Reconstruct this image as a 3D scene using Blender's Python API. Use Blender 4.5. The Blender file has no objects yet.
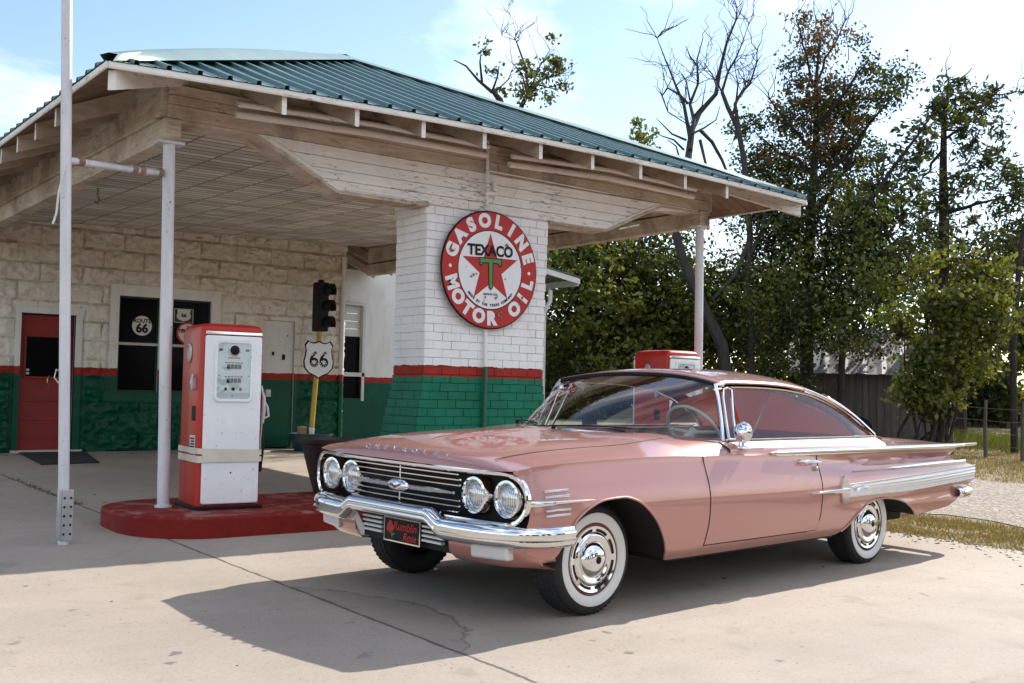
import bpy, bmesh, math, random
import numpy as np
from mathutils import Vector, Matrix
random.seed(7)
rng = np.random.default_rng(7)
R = math.radians
scene = bpy.context.scene
col = scene.collection

# ------------------------------------------------------------------ camera
cam_data = bpy.data.cameras.new('camera')
cam = bpy.data.objects.new('camera', cam_data)
col.objects.link(cam)
cam_data.sensor_width = 36.0
cam_data.lens = 1069.368 / 1024 * 36.0
cam_data.clip_start = 0.1
cam_data.clip_end = 3000
_r = Vector((0.79198, -0.61025, 0.01926)).normalized()
_f = Vector((0.60896, 0.79176, 0.04803)).normalized()
_u = _r.cross(_f).normalized(); _r = _f.cross(_u).normalized()
CAM = Vector((-3.1335, -8.790, 1.1625))
cam.matrix_world = Matrix(((_r.x, _u.x, -_f.x, CAM.x), (_r.y, _u.y, -_f.y, CAM.y), (_r.z, _u.z, -_f.z, CAM.z), (0, 0, 0, 1)))
scene.camera = cam

# ------------------------------------------------------------------ world, sun, exposure
SUN = Vector((1.28, 0.21, 1.0)).normalized()          # direction towards the sun
SUN_EL = math.asin(SUN.z); SUN_AZ = math.atan2(SUN.x, SUN.y)
world = bpy.data.worlds.new('World'); scene.world = world; world.use_nodes = True
wt = world.node_tree; wt.nodes.clear()
def wn(t, **k):
    n = wt.nodes.new(t)
    for a, b in k.items(): setattr(n, a, b)
    return n
sky = wn('ShaderNodeTexSky', sky_type='NISHITA', sun_disc=False)
sky.sun_elevation = SUN_EL; sky.sun_rotation = SUN_AZ
sky.air_density = 1.0; sky.dust_density = 0.45; sky.ozone_density = 1.0
bg = wn('ShaderNodeBackground'); bg.inputs['Strength'].default_value = 0.132
out = wn('ShaderNodeOutputWorld')
tc = wn('ShaderNodeTexCoord')
mp = wn('ShaderNodeMapping'); mp.inputs['Scale'].default_value = (1.0, 1.0, 2.6); mp.inputs['Location'].default_value = (3.1, 2.2, 0.5)
nz = wn('ShaderNodeTexNoise'); nz.inputs['Scale'].default_value = 2.1; nz.inputs['Detail'].default_value = 9; nz.inputs['Roughness'].default_value = 0.56; nz.inputs['Distortion'].default_value = 0.25
rp = wn('ShaderNodeValToRGB'); rp.color_ramp.elements[0].position = 0.44; rp.color_ramp.elements[1].position = 0.66
mx = wn('ShaderNodeMixRGB'); mx.inputs['Color2'].default_value = (9.6, 10.0, 10.4, 1)
ml = wn('ShaderNodeMath', operation='MULTIPLY'); ml.inputs[1].default_value = 0.9
L = wt.links.new
# the sky is brighter and hazier on the sun's side
dv = wn('ShaderNodeVectorMath', operation='DOT_PRODUCT'); dv.inputs[1].default_value = (0.55, 0.80, -0.25); L(tc.outputs['Generated'], dv.inputs[0])
mr = wn('ShaderNodeMapRange'); mr.inputs['From Min'].default_value = 0.0; mr.inputs['From Max'].default_value = 1.0; mr.inputs['To Min'].default_value = 1.0; mr.inputs['To Max'].default_value = 1.15; L(dv.outputs['Value'], mr.inputs['Value'])
hz = wn('ShaderNodeVectorMath', operation='SCALE'); L(sky.outputs['Color'], hz.inputs[0]); L(mr.outputs[0], hz.inputs['Scale'])
L(tc.outputs['Generated'], mp.inputs['Vector']); L(mp.outputs['Vector'], nz.inputs['Vector']); 
sx3 = wn('ShaderNodeSeparateXYZ'); L(tc.outputs['Generated'], sx3.inputs[0])
bk = wn('ShaderNodeMath', operation='MULTIPLY_ADD'); bk.inputs[1].default_value = -.08; L(sx3.outputs[1], bk.inputs[0]); L(nz.outputs['Fac'], bk.inputs[2])
L(bk.outputs[0], rp.inputs['Fac'])
L(rp.outputs['Color'], ml.inputs[0]); L(ml.outputs[0], mx.inputs['Fac']); L(hz.outputs['Vector'], mx.inputs['Color1'])
L(mx.outputs['Color'], bg.inputs['Color']); L(bg.outputs['Background'], out.inputs['Surface'])

sun_data = bpy.data.lights.new('sun', 'SUN'); sun_data.energy = 5.0; sun_data.angle = R(0.5); sun_data.color = (1.0, 0.94, 0.85)
sun = bpy.data.objects.new('sun', sun_data); col.objects.link(sun)
sun.rotation_euler = SUN.to_track_quat('Z', 'Y').to_euler(); sun.location = (20, 5, 30)

vs = scene.view_settings
vs.view_transform = 'Standard'; vs.look = 'None'; vs.gamma = 1.0; vs.use_curve_mapping = False
vs.exposure = 0.58
scene.cycles.max_bounces = 8
scene.cycles.transparent_max_bounces = 24

# ------------------------------------------------------------------ helpers: materials
def new_mat(name):
    m = bpy.data.materials.new(name); m.use_nodes = True
    nt = m.node_tree; b = nt.nodes.get('Principled BSDF')
    return m, nt, b
def nd(nt, t, inp=None, **k):
    n = nt.nodes.new(t)
    for a, v in k.items(): setattr(n, a, v)
    for a, v in (inp or {}).items():
        s = n.inputs[a]
        if hasattr(v, 'links') or isinstance(v, bpy.types.NodeSocket): nt.links.new(v, s)
        else: s.default_value = v
    return n
def c4(c): return (c[0], c[1], c[2], 1)
def pos(nt): return nd(nt, 'ShaderNodeNewGeometry').outputs['Position']
def objc(nt): return nd(nt, 'ShaderNodeTexCoord').outputs['Object']
def noise(nt, vec, scale, detail=5, rough=0.6, dist=0.0):
    return nd(nt, 'ShaderNodeTexNoise', {'Vector': vec, 'Scale': scale, 'Detail': detail, 'Roughness': rough, 'Distortion': dist}).outputs['Fac']
def ramp(nt, fac, a, b, ca=(0, 0, 0), cb=(1, 1, 1)):
    n = nd(nt, 'ShaderNodeValToRGB', {'Fac': fac}); e = n.color_ramp.elements
    e[0].position = a; e[1].position = b; e[0].color = c4(ca); e[1].color = c4(cb)
    return n.outputs['Color']
def mix(nt, fac, a, b, mode='MIX'):
    n = nd(nt, 'ShaderNodeMixRGB', blend_type=mode)
    for s, v in (('Fac', fac), ('Color1', a), ('Color2', b)):
        if isinstance(v, bpy.types.NodeSocket): nt.links.new(v, n.inputs[s])
        else: n.inputs[s].default_value = v if s == 'Fac' else c4(v)
    return n.outputs['Color']
def math_(nt, op, a, b=0.0, c=None):
    n = nd(nt, 'ShaderNodeMath', operation=op)
    for i, v in enumerate((a, b) if c is None else (a, b, c)):
        if isinstance(v, bpy.types.NodeSocket): nt.links.new(v, n.inputs[i])
        else: n.inputs[i].default_value = v
    return n.outputs[0]
def sep(nt, v): return nd(nt, 'ShaderNodeSeparateXYZ', {'Vector': v}).outputs
def scaled(nt, v, s): return nd(nt, 'ShaderNodeMapping', {'Vector': v, 'Scale': s}).outputs['Vector']
def bump(nt, b, h, strength, dist=0.01):
    n = nd(nt, 'ShaderNodeBump', {'Height': h, 'Strength': strength, 'Distance': dist})
    nt.links.new(n.outputs['Normal'], b.inputs['Normal'])

def paint(name, c, rough=0.4, var=0.12, dirt=None, dirt_amt=0.35, scale=6.0, metal=0.0, coat=0.0, bumps=0.0, spec=0.5, streak=1.0, speck=0.0, speckc=(.09, .05, .035)):
    """painted or plain surface with gentle tone variation and dirt patches that belong to the surface"""
    m, nt, b = new_mat(name)
    p = scaled(nt, objc(nt), (1, 1, 1.0 / streak))
    n1 = noise(nt, p, scale, 6, 0.65)
    dark = tuple(x * (1 - var * 1.6) for x in c); lite = tuple(min(1, x * (1 + var * .6)) for x in c)
    cc = mix(nt, ramp(nt, n1, .3, .7), dark, lite)
    if dirt:
        n2 = noise(nt, p, scale * 0.45, 8, 0.7, .4)
        f = math_(nt, 'MULTIPLY', ramp(nt, n2, .48, .72), dirt_amt)
        cc = mix(nt, f, cc, dirt)
    if speck:
        n3 = noise(nt, objc(nt), 34, 3, .6); n4 = noise(nt, objc(nt), 7, 4, .6)
        f = math_(nt, 'MULTIPLY', math_(nt, 'MULTIPLY', ramp(nt, n3, .655, .69), ramp(nt, n4, .42, .62)), speck)
        cc = mix(nt, f, cc, speckc)
    nt.links.new(cc, b.inputs['Base Color'])
    b.inputs['Metallic'].default_value = metal
    rr = nd(nt, 'ShaderNodeMapRange', {'Value': n1, 'To Min': max(0.02, rough - .08), 'To Max': min(1, rough + .1)}).outputs[0]
    nt.links.new(rr, b.inputs['Roughness'])
    b.inputs['Specular IOR Level'].default_value = spec
    if coat: b.inputs['Coat Weight'].default_value = coat; b.inputs['Coat Roughness'].default_value = 0.04
    if bumps: bump(nt, b, noise(nt, objc(nt), scale * 8, 5, .7), bumps, 0.004)
    return m

M = {}
WHITE = (.72, .71, .68)
M['concrete'] = None
def banded(name, up_a, up_b, stain, rough=0.75, bumpscale=30, bstr=.35, upper_stain=None, joints=False, g0=(.002, .055, .028), g1=(.003, .09, .048)):
    """white over red stripe over green wall paint"""
    m, nt, b = new_mat(name)
    P = pos(nt); z = sep(nt, P)[2]
    zz = math_(nt, 'ADD', z, math_(nt, 'MULTIPLY', math_(nt, 'SUBTRACT', noise(nt, P, 7, 6, .75), .5), 0.075))
    n1 = noise(nt, P, 3.2, 8, .7, .3)
    n2 = noise(nt, scaled(nt, P, (1, 1, .25)), 5.0, 8, .7)
    up = mix(nt, ramp(nt, n1, .32, .68), up_a, up_b)
    up = mix(nt, math_(nt, 'MULTIPLY', ramp(nt, n2, .5, .75), .55), up, stain)
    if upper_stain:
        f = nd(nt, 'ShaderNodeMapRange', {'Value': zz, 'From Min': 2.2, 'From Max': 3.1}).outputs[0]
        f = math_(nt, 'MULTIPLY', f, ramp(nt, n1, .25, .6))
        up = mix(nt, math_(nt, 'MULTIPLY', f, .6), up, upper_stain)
    if joints:
        s_ = sep(nt, P); wj = math_(nt, 'MULTIPLY', math_(nt, 'SUBTRACT', noise(nt, P, 14, 5, .7), .5), .05)
        rz_ = math_(nt, 'DIVIDE', math_(nt, 'ADD', math_(nt, 'SUBTRACT', z, .15), wj), .28); fz_ = math_(nt, 'FRACT', rz_); ri_ = math_(nt, 'FLOOR', rz_)
        xs_ = math_(nt, 'ADD', math_(nt, 'ADD', s_[0], wj), math_(nt, 'MULTIPLY', math_(nt, 'MODULO', ri_, 2.0), .305)); fx_ = math_(nt, 'FRACT', math_(nt, 'DIVIDE', xs_, .61))
        jz = math_(nt, 'MINIMUM', fz_, math_(nt, 'SUBTRACT', 1.0, fz_)); jx = math_(nt, 'MULTIPLY', math_(nt, 'MINIMUM', fx_, math_(nt, 'SUBTRACT', 1.0, fx_)), 2.6)
        jn = noise(nt, P, 4, 5, .7)
        jl = math_(nt, 'LESS_THAN', math_(nt, 'MINIMUM', jz, jx), math_(nt, 'MULTIPLY', jn, .13))
        pn = noise(nt, P, 26, 5, .75)
        up = mix(nt, math_(nt, 'MULTIPLY', ramp(nt, pn, .56, .64), .55), up, (.36, .26, .17))
        up = mix(nt, math_(nt, 'MULTIPLY', jl, math_(nt, 'MULTIPLY', ramp(nt, jn, .38, .6), .6)), up, (.33, .245, .165))
    red = mix(nt, ramp(nt, n1, .3, .7), (.27, .022, .016), (.36, .04, .026))
    gr = mix(nt, ramp(nt, n1, .3, .7), g0, g1)
    b.inputs['Specular IOR Level'].default_value = .25
    s1 = math_(nt, 'GREATER_THAN', zz, 1.308); s2 = math_(nt, 'GREATER_THAN', zz, 1.42)
    cc = mix(nt, s1, gr, red); cc = mix(nt, s2, cc, up)
    nt.links.new(cc, b.inputs['Base Color']); b.inputs['Roughness'].default_value = rough
    nt.links.new(nd(nt, 'ShaderNodeMapRange', {'Value': s1, 'To Min': .42, 'To Max': rough}).outputs[0], b.inputs['Roughness'])
    bump(nt, b, noise(nt, P, bumpscale, 6, .7), bstr, .01)
    return m
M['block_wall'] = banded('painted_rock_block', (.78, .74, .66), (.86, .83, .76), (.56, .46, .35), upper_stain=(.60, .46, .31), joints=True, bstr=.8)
M['smooth_wall'] = banded('painted_render', (.72, .71, .68), (.80, .79, .76), (.55, .50, .43), bumpscale=14, bstr=.12)
M['brick'] = banded('painted_brick', (.82, .82, .82), (.87, .87, .87), (.66, .62, .56), bumpscale=45, bstr=.3, g0=(.003, .115, .062), g1=(.004, .19, .11))

def boards(name, base, dark, stain, amt=.7, rough=.8, plank=0.0, peel=0.0, wood=(.25, .20, .16)):
    m, nt, b = new_mat(name)
    P = pos(nt)
    n1 = noise(nt, scaled(nt, P, (.6, .6, 3)), 4, 9, .72, .5)
    n2 = noise(nt, P, 1.3, 6, .7, .4)
    n3 = noise(nt, scaled(nt, P, (2, 2, 26)), 3, 6, .7)
    cc = mix(nt, ramp(nt, n1, .35, .7), dark, base)
    cc = mix(nt, math_(nt, 'MULTIPLY', ramp(nt, n2, .46, .72), amt), cc, stain)
    cc = mix(nt, math_(nt, 'MULTIPLY', ramp(nt, n3, .58, .72), .35), cc, stain)
    if peel:
        q1 = noise(nt, scaled(nt, P, (1.6, 1.6, 9)), 4, 10, .78, .3); q2 = noise(nt, P, .9, 4, .6)
        pf = ramp(nt, math_(nt, 'ADD', q1, math_(nt, 'MULTIPLY', math_(nt, 'SUBTRACT', q2, .5), .5)), .60, .625)
        cc = mix(nt, math_(nt, 'MULTIPLY', pf, peel), cc, wood)
    if plank:
        w = math_(nt, 'FRACT', math_(nt, 'MULTIPLY', sep(nt, P)[1], 1 / plank))
        f = math_(nt, 'LESS_THAN', w, .1)
        cc = mix(nt, math_(nt, 'MULTIPLY', f, .8), cc, (.05, .03, .02))
    nt.links.new(cc, b.inputs['Base Color']); b.inputs['Roughness'].default_value = rough
    bump(nt, b, n3, .25, .006)
    return m
M['board'] = boards('weathered_white_board', (.88, .87, .84), (.76, .73, .69), (.46, .37, .28), .4, peel=.85)
M['tailside'] = boards('stained_rafter_side', (.50, .42, .33), (.34, .26, .19), (.16, .10, .06), .75)
M['tail'] = boards('weathered_rafter_paint', (.82, .81, .78), (.70, .67, .62), (.42, .33, .24), .4, peel=.7)
M['beam'] = boards('stained_beam_paint', (.66, .60, .51), (.46, .37, .28), (.13, .08, .05), .85, peel=.6, wood=(.12, .08, .055))
M['deckwood'] = boards('roof_deck_wood', (.26, .175, .11), (.16, .10, .065), (.08, .045, .028), .8, plank=.14)
# ceiling of small boards
m, nt, b = new_mat('fibre_board_ceiling'); P = pos(nt); sx = sep(nt, P)
ty = math_(nt, 'FRACT', math_(nt, 'MULTIPLY', sx[1], 1 / .15))
tx = math_(nt, 'FRACT', math_(nt, 'MULTIPLY', sx[0], 1 / .47))
n1 = noise(nt, P, 2.2, 6, .65)
row = math_(nt, 'FLOOR', math_(nt, 'MULTIPLY', sx[1], 1 / .15))
wn_ = nd(nt, 'ShaderNodeTexWhiteNoise', noise_dimensions='2D'); cb = nd(nt, 'ShaderNodeCombineXYZ', {'X': row, 'Y': math_(nt, 'FLOOR', math_(nt, 'MULTIPLY', sx[0], 1 / .47))})
nt.links.new(cb.outputs[0], wn_.inputs['Vector'])
cc = mix(nt, wn_.outputs['Value'], (.46, .43, .38), (.76, .73, .67))
cc = mix(nt, math_(nt, 'MULTIPLY', ramp(nt, n1, .45, .75), .5), cc, (.30, .24, .18))
l = math_(nt, 'MAXIMUM', math_(nt, 'LESS_THAN', ty, .20), math_(nt, 'LESS_THAN', tx, .05))
cc = mix(nt, math_(nt, 'MULTIPLY', l, .8), cc, (.11, .09, .075))
nt.links.new(cc, b.inputs['Base Color']); b.inputs['Roughness'].default_value = .8
M['ceiling'] = m

M['roof'] = paint('teal_roof_metal', (.095, .18, .185), .32, .2, (.16, .23, .22), .45, 1.5, metal=.0, spec=.7)
M['roofcap'] = paint('pale_green_ridge_metal', (.20, .29, .285), .4, .1, (.25, .36, .33), .4, 2.0, metal=.1)
M['steel'] = paint('galvanised_pole', (.66, .66, .69), .5, .1, (.32, .25, .19), .45, 5, metal=.15, streak=4, speck=.8)
M['rust'] = paint('rusty_steel', (.30, .17, .10), .8, .3, (.42, .38, .34), .6, 14)
M['zinc'] = paint('zinc_plate', (.5, .5, .52), .42, .15, None, metal=.7)
M['white'] = paint('white_enamel', (.82, .84, .86), .25, .04, (.55, .52, .46), .22, 3, coat=.5, speck=.6)
M['offwhite'] = paint('off_white_paint', (.66, .65, .62), .5, .1, (.45, .41, .36), .4, 5, speck=.6)
M['red'] = paint('pump_red_enamel', (.47, .018, .010), .34, .08, (.28, .02, .014), .5, 4, coat=.12, spec=.3, speck=.8)
M['island'] = None
M['tape'] = paint('cream_tape', (.66, .60, .50), .5, .08, None)
M['black'] = paint('black_paint', (.010, .010, .011), .5, .2, None, spec=.2)
M['black_rough'] = paint('black_rubber_mat', (.02, .02, .022), .85, .2, (.06, .055, .05), .4, 12)
M['dark_void'] = paint('dark_interior', (.012, .011, .011), .9, .1, None)
M['sash'] = paint('window_sash_paint', (.55, .52, .46), .5, .12, (.35, .3, .25), .4, 8)
M['dgreen'] = paint('dark_green_sash', (.006, .03, .022), .5, .1, None)
M['door_red'] = paint('door_red_paint', (.26, .015, .012), .5, .12, (.14, .012, .01), .5, 5, speck=.6)
M['yellow'] = paint('yellow_post_paint', (.58, .36, .05), .5, .12, (.3, .2, .06), .4, 8)
M['teal'] = paint('dark_teal_tub', (.012, .05, .055), .45, .15, (.05, .08, .08), .4, 8)
M['maroon'] = paint('dark_maroon_pot', (.022, .011, .013), .5, .2, (.03, .02, .02), .4, 8)
M['green_paint'] = paint('green_pipe_paint', (.006, .11, .055), .45, .12, None)
M['sign_red'] = paint('sign_red_enamel', (.46, .026, .022), .4, .06, (.34, .02, .016), .25, 5, spec=.3)
M['sign_white'] = paint('sign_white_enamel', (.80, .80, .82), .35, .04, (.6, .57, .52), .2, 4, coat=.2)
M['sign_green'] = paint('sign_green_enamel', (.06, .26, .04), .35, .06, None)
M['brass'] = paint('brass', (.55, .38, .12), .3, .1, None, metal=.9)
M['bluegrey'] = paint('dial_face', (.62, .68, .69), .35, .05, (.4, .44, .44), .3, 10)
M['cardboard'] = paint('brown_card', (.34, .22, .12), .8, .1, None)
M['sticker'] = paint('white_sticker', (.6, .6, .58), .5, .05, None)

def glass(name, tint=(1, 1, 1), refl=1.0):
    m = bpy.data.materials.new(name); m.use_nodes = True; nt = m.node_tree; nt.nodes.clear()
    o = nd(nt, 'ShaderNodeOutputMaterial')
    t = nd(nt, 'ShaderNodeBsdfTransparent', {'Color': c4(tint)})
    g = nd(nt, 'ShaderNodeBsdfGlossy', {'Color': (1, 1, 1, 1), 'Roughness': .015})
    ge = nd(nt, 'ShaderNodeNewGeometry')
    dt = nd(nt, 'ShaderNodeVectorMath', {0: ge.outputs['Normal'], 1: ge.outputs['Incoming']}, operation='DOT_PRODUCT').outputs['Value']
    f = math_(nt, 'POWER', math_(nt, 'SUBTRACT', 1.0, math_(nt, 'ABSOLUTE', dt)), 5.0)
    f = math_(nt, 'ADD', .055 * refl, math_(nt, 'MULTIPLY', f, .9))
    x = nd(nt, 'ShaderNodeMixShader', {'Fac': f})
    nt.links.new(t.outputs[0], x.inputs[1]); nt.links.new(g.outputs[0], x.inputs[2]); nt.links.new(x.outputs[0], o.inputs['Surface'])
    return m
M['glass'] = glass('car_glass', (.80, .88, .86))
M['dialglass'] = glass('dial_glass', (.93, .95, .95), .7)
m, nt, b = new_mat('dark_window_glass'); b.inputs['Base Color'].default_value = (.006, .006, .007, 1); b.inputs['Roughness'].default_value = .08; b.inputs['Specular IOR Level'].default_value = .03; M['darkglass'] = m
m, nt, b = new_mat('chrome')
n1 = noise(nt, objc(nt), 40, 3)
nt.links.new(ramp(nt, n1, .2, .8, (.70, .71, .72), (.80, .81, .82)), b.inputs['Base Color'])
b.inputs['Metallic'].default_value = 1; b.inputs['Roughness'].default_value = .07; M['chrome'] = m
M['satin'] = paint('anodised_white_trim', (.72, .72, .74), .34, .04, None, metal=.35)
m, nt, b = new_mat('car_paint_dusty_rose')
n1 = noise(nt, objc(nt), 900, 2)
nt.links.new(mix(nt, n1, (.40, .178, .150), (.50, .238, .205)), b.inputs['Base Color'])
b.inputs['Metallic'].default_value = .36; b.inputs['Roughness'].default_value = .32; b.inputs['Coat Weight'].default_value = 1.0; b.inputs['Coat Roughness'].default_value = .04
M['paint'] = m
M['tyre'] = paint('tyre_rubber', (.014, .014, .015), .75, .2, (.05, .045, .04), .3, 15)
M['whitewall'] = paint('whitewall_rubber', (.66, .65, .61), .55, .03, (.5, .47, .42), .2, 9)
M['rim'] = paint('rim_red', (.20, .03, .03), .35, .1, None)
M['underbody'] = paint('underbody_black', (.012, .011, .010), .9, .2, None)
M['seam'] = paint('panel_gap', (.035, .014, .012), .7, .1, None)
M['cloth'] = paint('rose_seat_cloth', (.36, .13, .10), .8, .12, None, scale=20)
M['headliner'] = paint('headliner_cloth', (.30, .085, .06), .85, .08, None, scale=10)
M['red_sheet'] = foliage_like = None
m = bpy.data.materials.new('red_sheet_cloth'); m.use_nodes = True; nt = m.node_tree; nt.nodes.clear()
o_ = nd(nt, 'ShaderNodeOutputMaterial'); d_ = nd(nt, 'ShaderNodeBsdfDiffuse', {'Color': (.22, .05, .036, 1)}); t_ = nd(nt, 'ShaderNodeBsdfTranslucent', {'Color': (.40, .08, .05, 1)})
x_ = nd(nt, 'ShaderNodeMixShader', {'Fac': .22}); nt.links.new(d_.outputs[0], x_.inputs[1]); nt.links.new(t_.outputs[0], x_.inputs[2]); nt.links.new(x_.outputs[0], o_.inputs['Surface'])
M['red_sheet'] = m  # for sheets added behind the car windows to tone them red
M['ivory'] = paint('ivory_plastic', (.55, .50, .44), .35, .05, None)
M['lens'] = None
m, nt, b = new_mat('lamp_lens')
w = nd(nt, 'ShaderNodeTexWave', {'Vector': objc(nt), 'Scale': 26.0, 'Distortion': 0.0}, bands_direction='Y')
nt.links.new(ramp(nt, w.outputs['Fac'], .1, .9, (.34, .35, .36), (.70, .71, .72)), b.inputs['Base Color'])
b.inputs['Roughness'].default_value = .12; b.inputs['Metallic'].default_value = .55; b.inputs['Coat Weight'].default_value = 1
M['lens'] = m

# island: red painted concrete, worn at the rim
m, nt, b = new_mat('worn_red_concrete'); P = pos(nt); z = sep(nt, P)[2]
n1 = noise(nt, P, 5, 9, .72, .3); n2 = noise(nt, P, 22, 6, .7)
cc = mix(nt, ramp(nt, n1, .35, .65), (.15, .010, .007), (.23, .016, .012))
top = math_(nt, 'GREATER_THAN', z, .150)
wf = math_(nt, 'MULTIPLY', top, ramp(nt, n1, .5, .66))
cc = mix(nt, math_(nt, 'MULTIPLY', wf, .7), cc, (.30, .22, .19))
cc = mix(nt, math_(nt, 'MULTIPLY', ramp(nt, n2, .62, .75), .4), cc, (.05, .02, .018))
nt.links.new(cc, b.inputs['Base Color']); b.inputs['Roughness'].default_value = .7; b.inputs['Specular IOR Level'].default_value = .2; bump(nt, b, n2, .4, .006)
M['island'] = m

# concrete yard
m, nt, b = new_mat('yard_concrete'); P = pos(nt); s3 = sep(nt, P)
n1 = noise(nt, P, .55, 8, .62, .4); n2 = noise(nt, P, 5, 8, .7); n3 = noise(nt, P, 60, 4, .75)
cc = mix(nt, ramp(nt, n1, .34, .68), (.300, .250, .205), (.395, .330, .275))
cc = mix(nt, math_(nt, 'MULTIPLY', ramp(nt, n2, .52, .74), .4), cc, (.255, .205, .160))
cc = mix(nt, math_(nt, 'MULTIPLY', ramp(nt, n3, .48, .70), .40), cc, (.17, .140, .115))
n6 = noise(nt, P, 170, 2, .6)
cc = mix(nt, math_(nt, 'MULTIPLY', ramp(nt, n6, .62, .70), .55), cc, (.09, .075, .06))
n7 = noise(nt, P, 34, 2, .5); cc = mix(nt, math_(nt, 'MULTIPLY', ramp(nt, n7, .70, .73), .55), cc, (.07, .055, .045))
n8 = noise(nt, P, 1.7, 3, .5, .6); cc = mix(nt, math_(nt, 'MULTIPLY', ramp(nt, n8, .66, .70), .28), cc, (.15, .125, .105))
n9 = noise(nt, scaled(nt, P, (.35, 3.0, 1)), 2.4, 6, .7); cc = mix(nt, math_(nt, 'MULTIPLY', ramp(nt, n9, .55, .75), .22), cc, (.19, .155, .125))
# rust and oil stains
n4 = noise(nt, P, 1.1, 4, .5, .8); cc = mix(nt, math_(nt, 'MULTIPLY', ramp(nt, n4, .64, .74), .35), cc, (.19, .13, .09))
wob = math_(nt, 'MULTIPLY', math_(nt, 'SUBTRACT', noise(nt, P, 3, 6, .7), .5), .05)
j1 = math_(nt, 'LESS_THAN', math_(nt, 'ABSOLUTE', math_(nt, 'ADD', math_(nt, 'ADD', s3[0], .19), wob)), math_(nt, 'MULTIPLY', n2, .022))
wob2 = math_(nt, 'MULTIPLY', math_(nt, 'SUBTRACT', noise(nt, P, 2.2, 8, .75), .5), .30)
ty_ = math_(nt, 'DIVIDE', math_(nt, 'ADD', s3[1], 4.65), 1.85)
inr = math_(nt, 'MULTIPLY', math_(nt, 'GREATER_THAN', ty_, 0.0), math_(nt, 'LESS_THAN', ty_, 1.0))
xcr = math_(nt, 'ADD', math_(nt, 'SUBTRACT', math_(nt, 'MULTIPLY', math_(nt, 'SINE', math_(nt, 'MULTIPLY', ty_, 3.1416)), .42), .19), wob2)
dcr = math_(nt, 'SUBTRACT', s3[0], xcr)
j3 = math_(nt, 'MULTIPLY', math_(nt, 'LESS_THAN', math_(nt, 'ABSOLUTE', dcr), math_(nt, 'MULTIPLY', n2, .019)), inr)
patch = math_(nt, 'MULTIPLY', math_(nt, 'MULTIPLY', math_(nt, 'LESS_THAN', dcr, 0.0), math_(nt, 'GREATER_THAN', s3[0], -.19)), inr)
cc = mix(nt, math_(nt, 'MULTIPLY', patch, .35), cc, (.18, .15, .12))
jj = math_(nt, 'MAXIMUM', j1, j3)
oil = math_(nt, 'MULTIPLY', ramp(nt, noise(nt, P, 9, 2, .4), .70, .74), ramp(nt, noise(nt, P, .8, 2), .48, .6))
cc = mix(nt, math_(nt, 'MULTIPLY', oil, .6), cc, (.055, .045, .04))
ty1 = math_(nt, 'ABSOLUTE', math_(nt, 'ADD', math_(nt, 'ADD', s3[1], 6.15), math_(nt, 'MULTIPLY', math_(nt, 'SINE', math_(nt, 'MULTIPLY', s3[0], .35)), .25)))
tyre = math_(nt, 'MULTIPLY', math_(nt, 'LESS_THAN', ty1, .09), ramp(nt, noise(nt, P, 6, 6, .75), .42, .62))
cc = mix(nt, math_(nt, 'MULTIPLY', tyre, .20), cc, (.10, .085, .075))
cc = mix(nt, math_(nt, 'MULTIPLY', j1, .85), cc, (.06, .045, .035))
cc = mix(nt, math_(nt, 'MULTIPLY', j3, .55), cc, (.09, .07, .055))
nt.links.new(cc, b.inputs['Base Color']); b.inputs['Roughness'].default_value = .85
hh = math_(nt, 'SUBTRACT', math_(nt, 'ADD', math_(nt, 'MULTIPLY', n3, .35), math_(nt, 'MULTIPLY', n2, .5)), math_(nt, 'MULTIPLY', jj, 1.5))
bump(nt, b, hh, .35, .012)
M['concrete'] = m
# earth / dry grass ground
m, nt, b = new_mat('dry_earth'); P = pos(nt)
n1 = noise(nt, P, .5, 8, .65, .4); n2 = noise(nt, P, 8, 8, .7)
cc = mix(nt, ramp(nt, n1, .38, .66), (.20, .145, .085), (.14, .13, .05))
cc = mix(nt, math_(nt, 'MULTIPLY', ramp(nt, n2, .45, .7), .6), cc, (.29, .225, .15))
nt.links.new(cc, b.inputs['Base Color']); b.inputs['Roughness'].default_value = .95; bump(nt, b, n2, .6, .03)
M['earth'] = m
m, nt, b = new_mat('pale_gravel'); P = pos(nt)
v1 = nd(nt, 'ShaderNodeTexVoronoi', {'Vector': P, 'Scale': 22.0}); n2 = noise(nt, P, 1.5, 7, .7)
cc = mix(nt, sep(nt, v1.outputs['Color'])[0], (.19, .15, .12), (.36, .31, .265))
cc = mix(nt, math_(nt, 'MULTIPLY', ramp(nt, n2, .5, .72), .5), cc, (.20, .165, .11))
nt.links.new(cc, b.inputs['Base Color']); b.inputs['Roughness'].default_value = .95; bump(nt, b, v1.outputs['Distance'], .8, .03)
M['gravel'] = m
M['asphalt'] = paint('road_asphalt', (.05, .05, .05), .85, .2, (.08, .075, .07), .4, 3)
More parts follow.
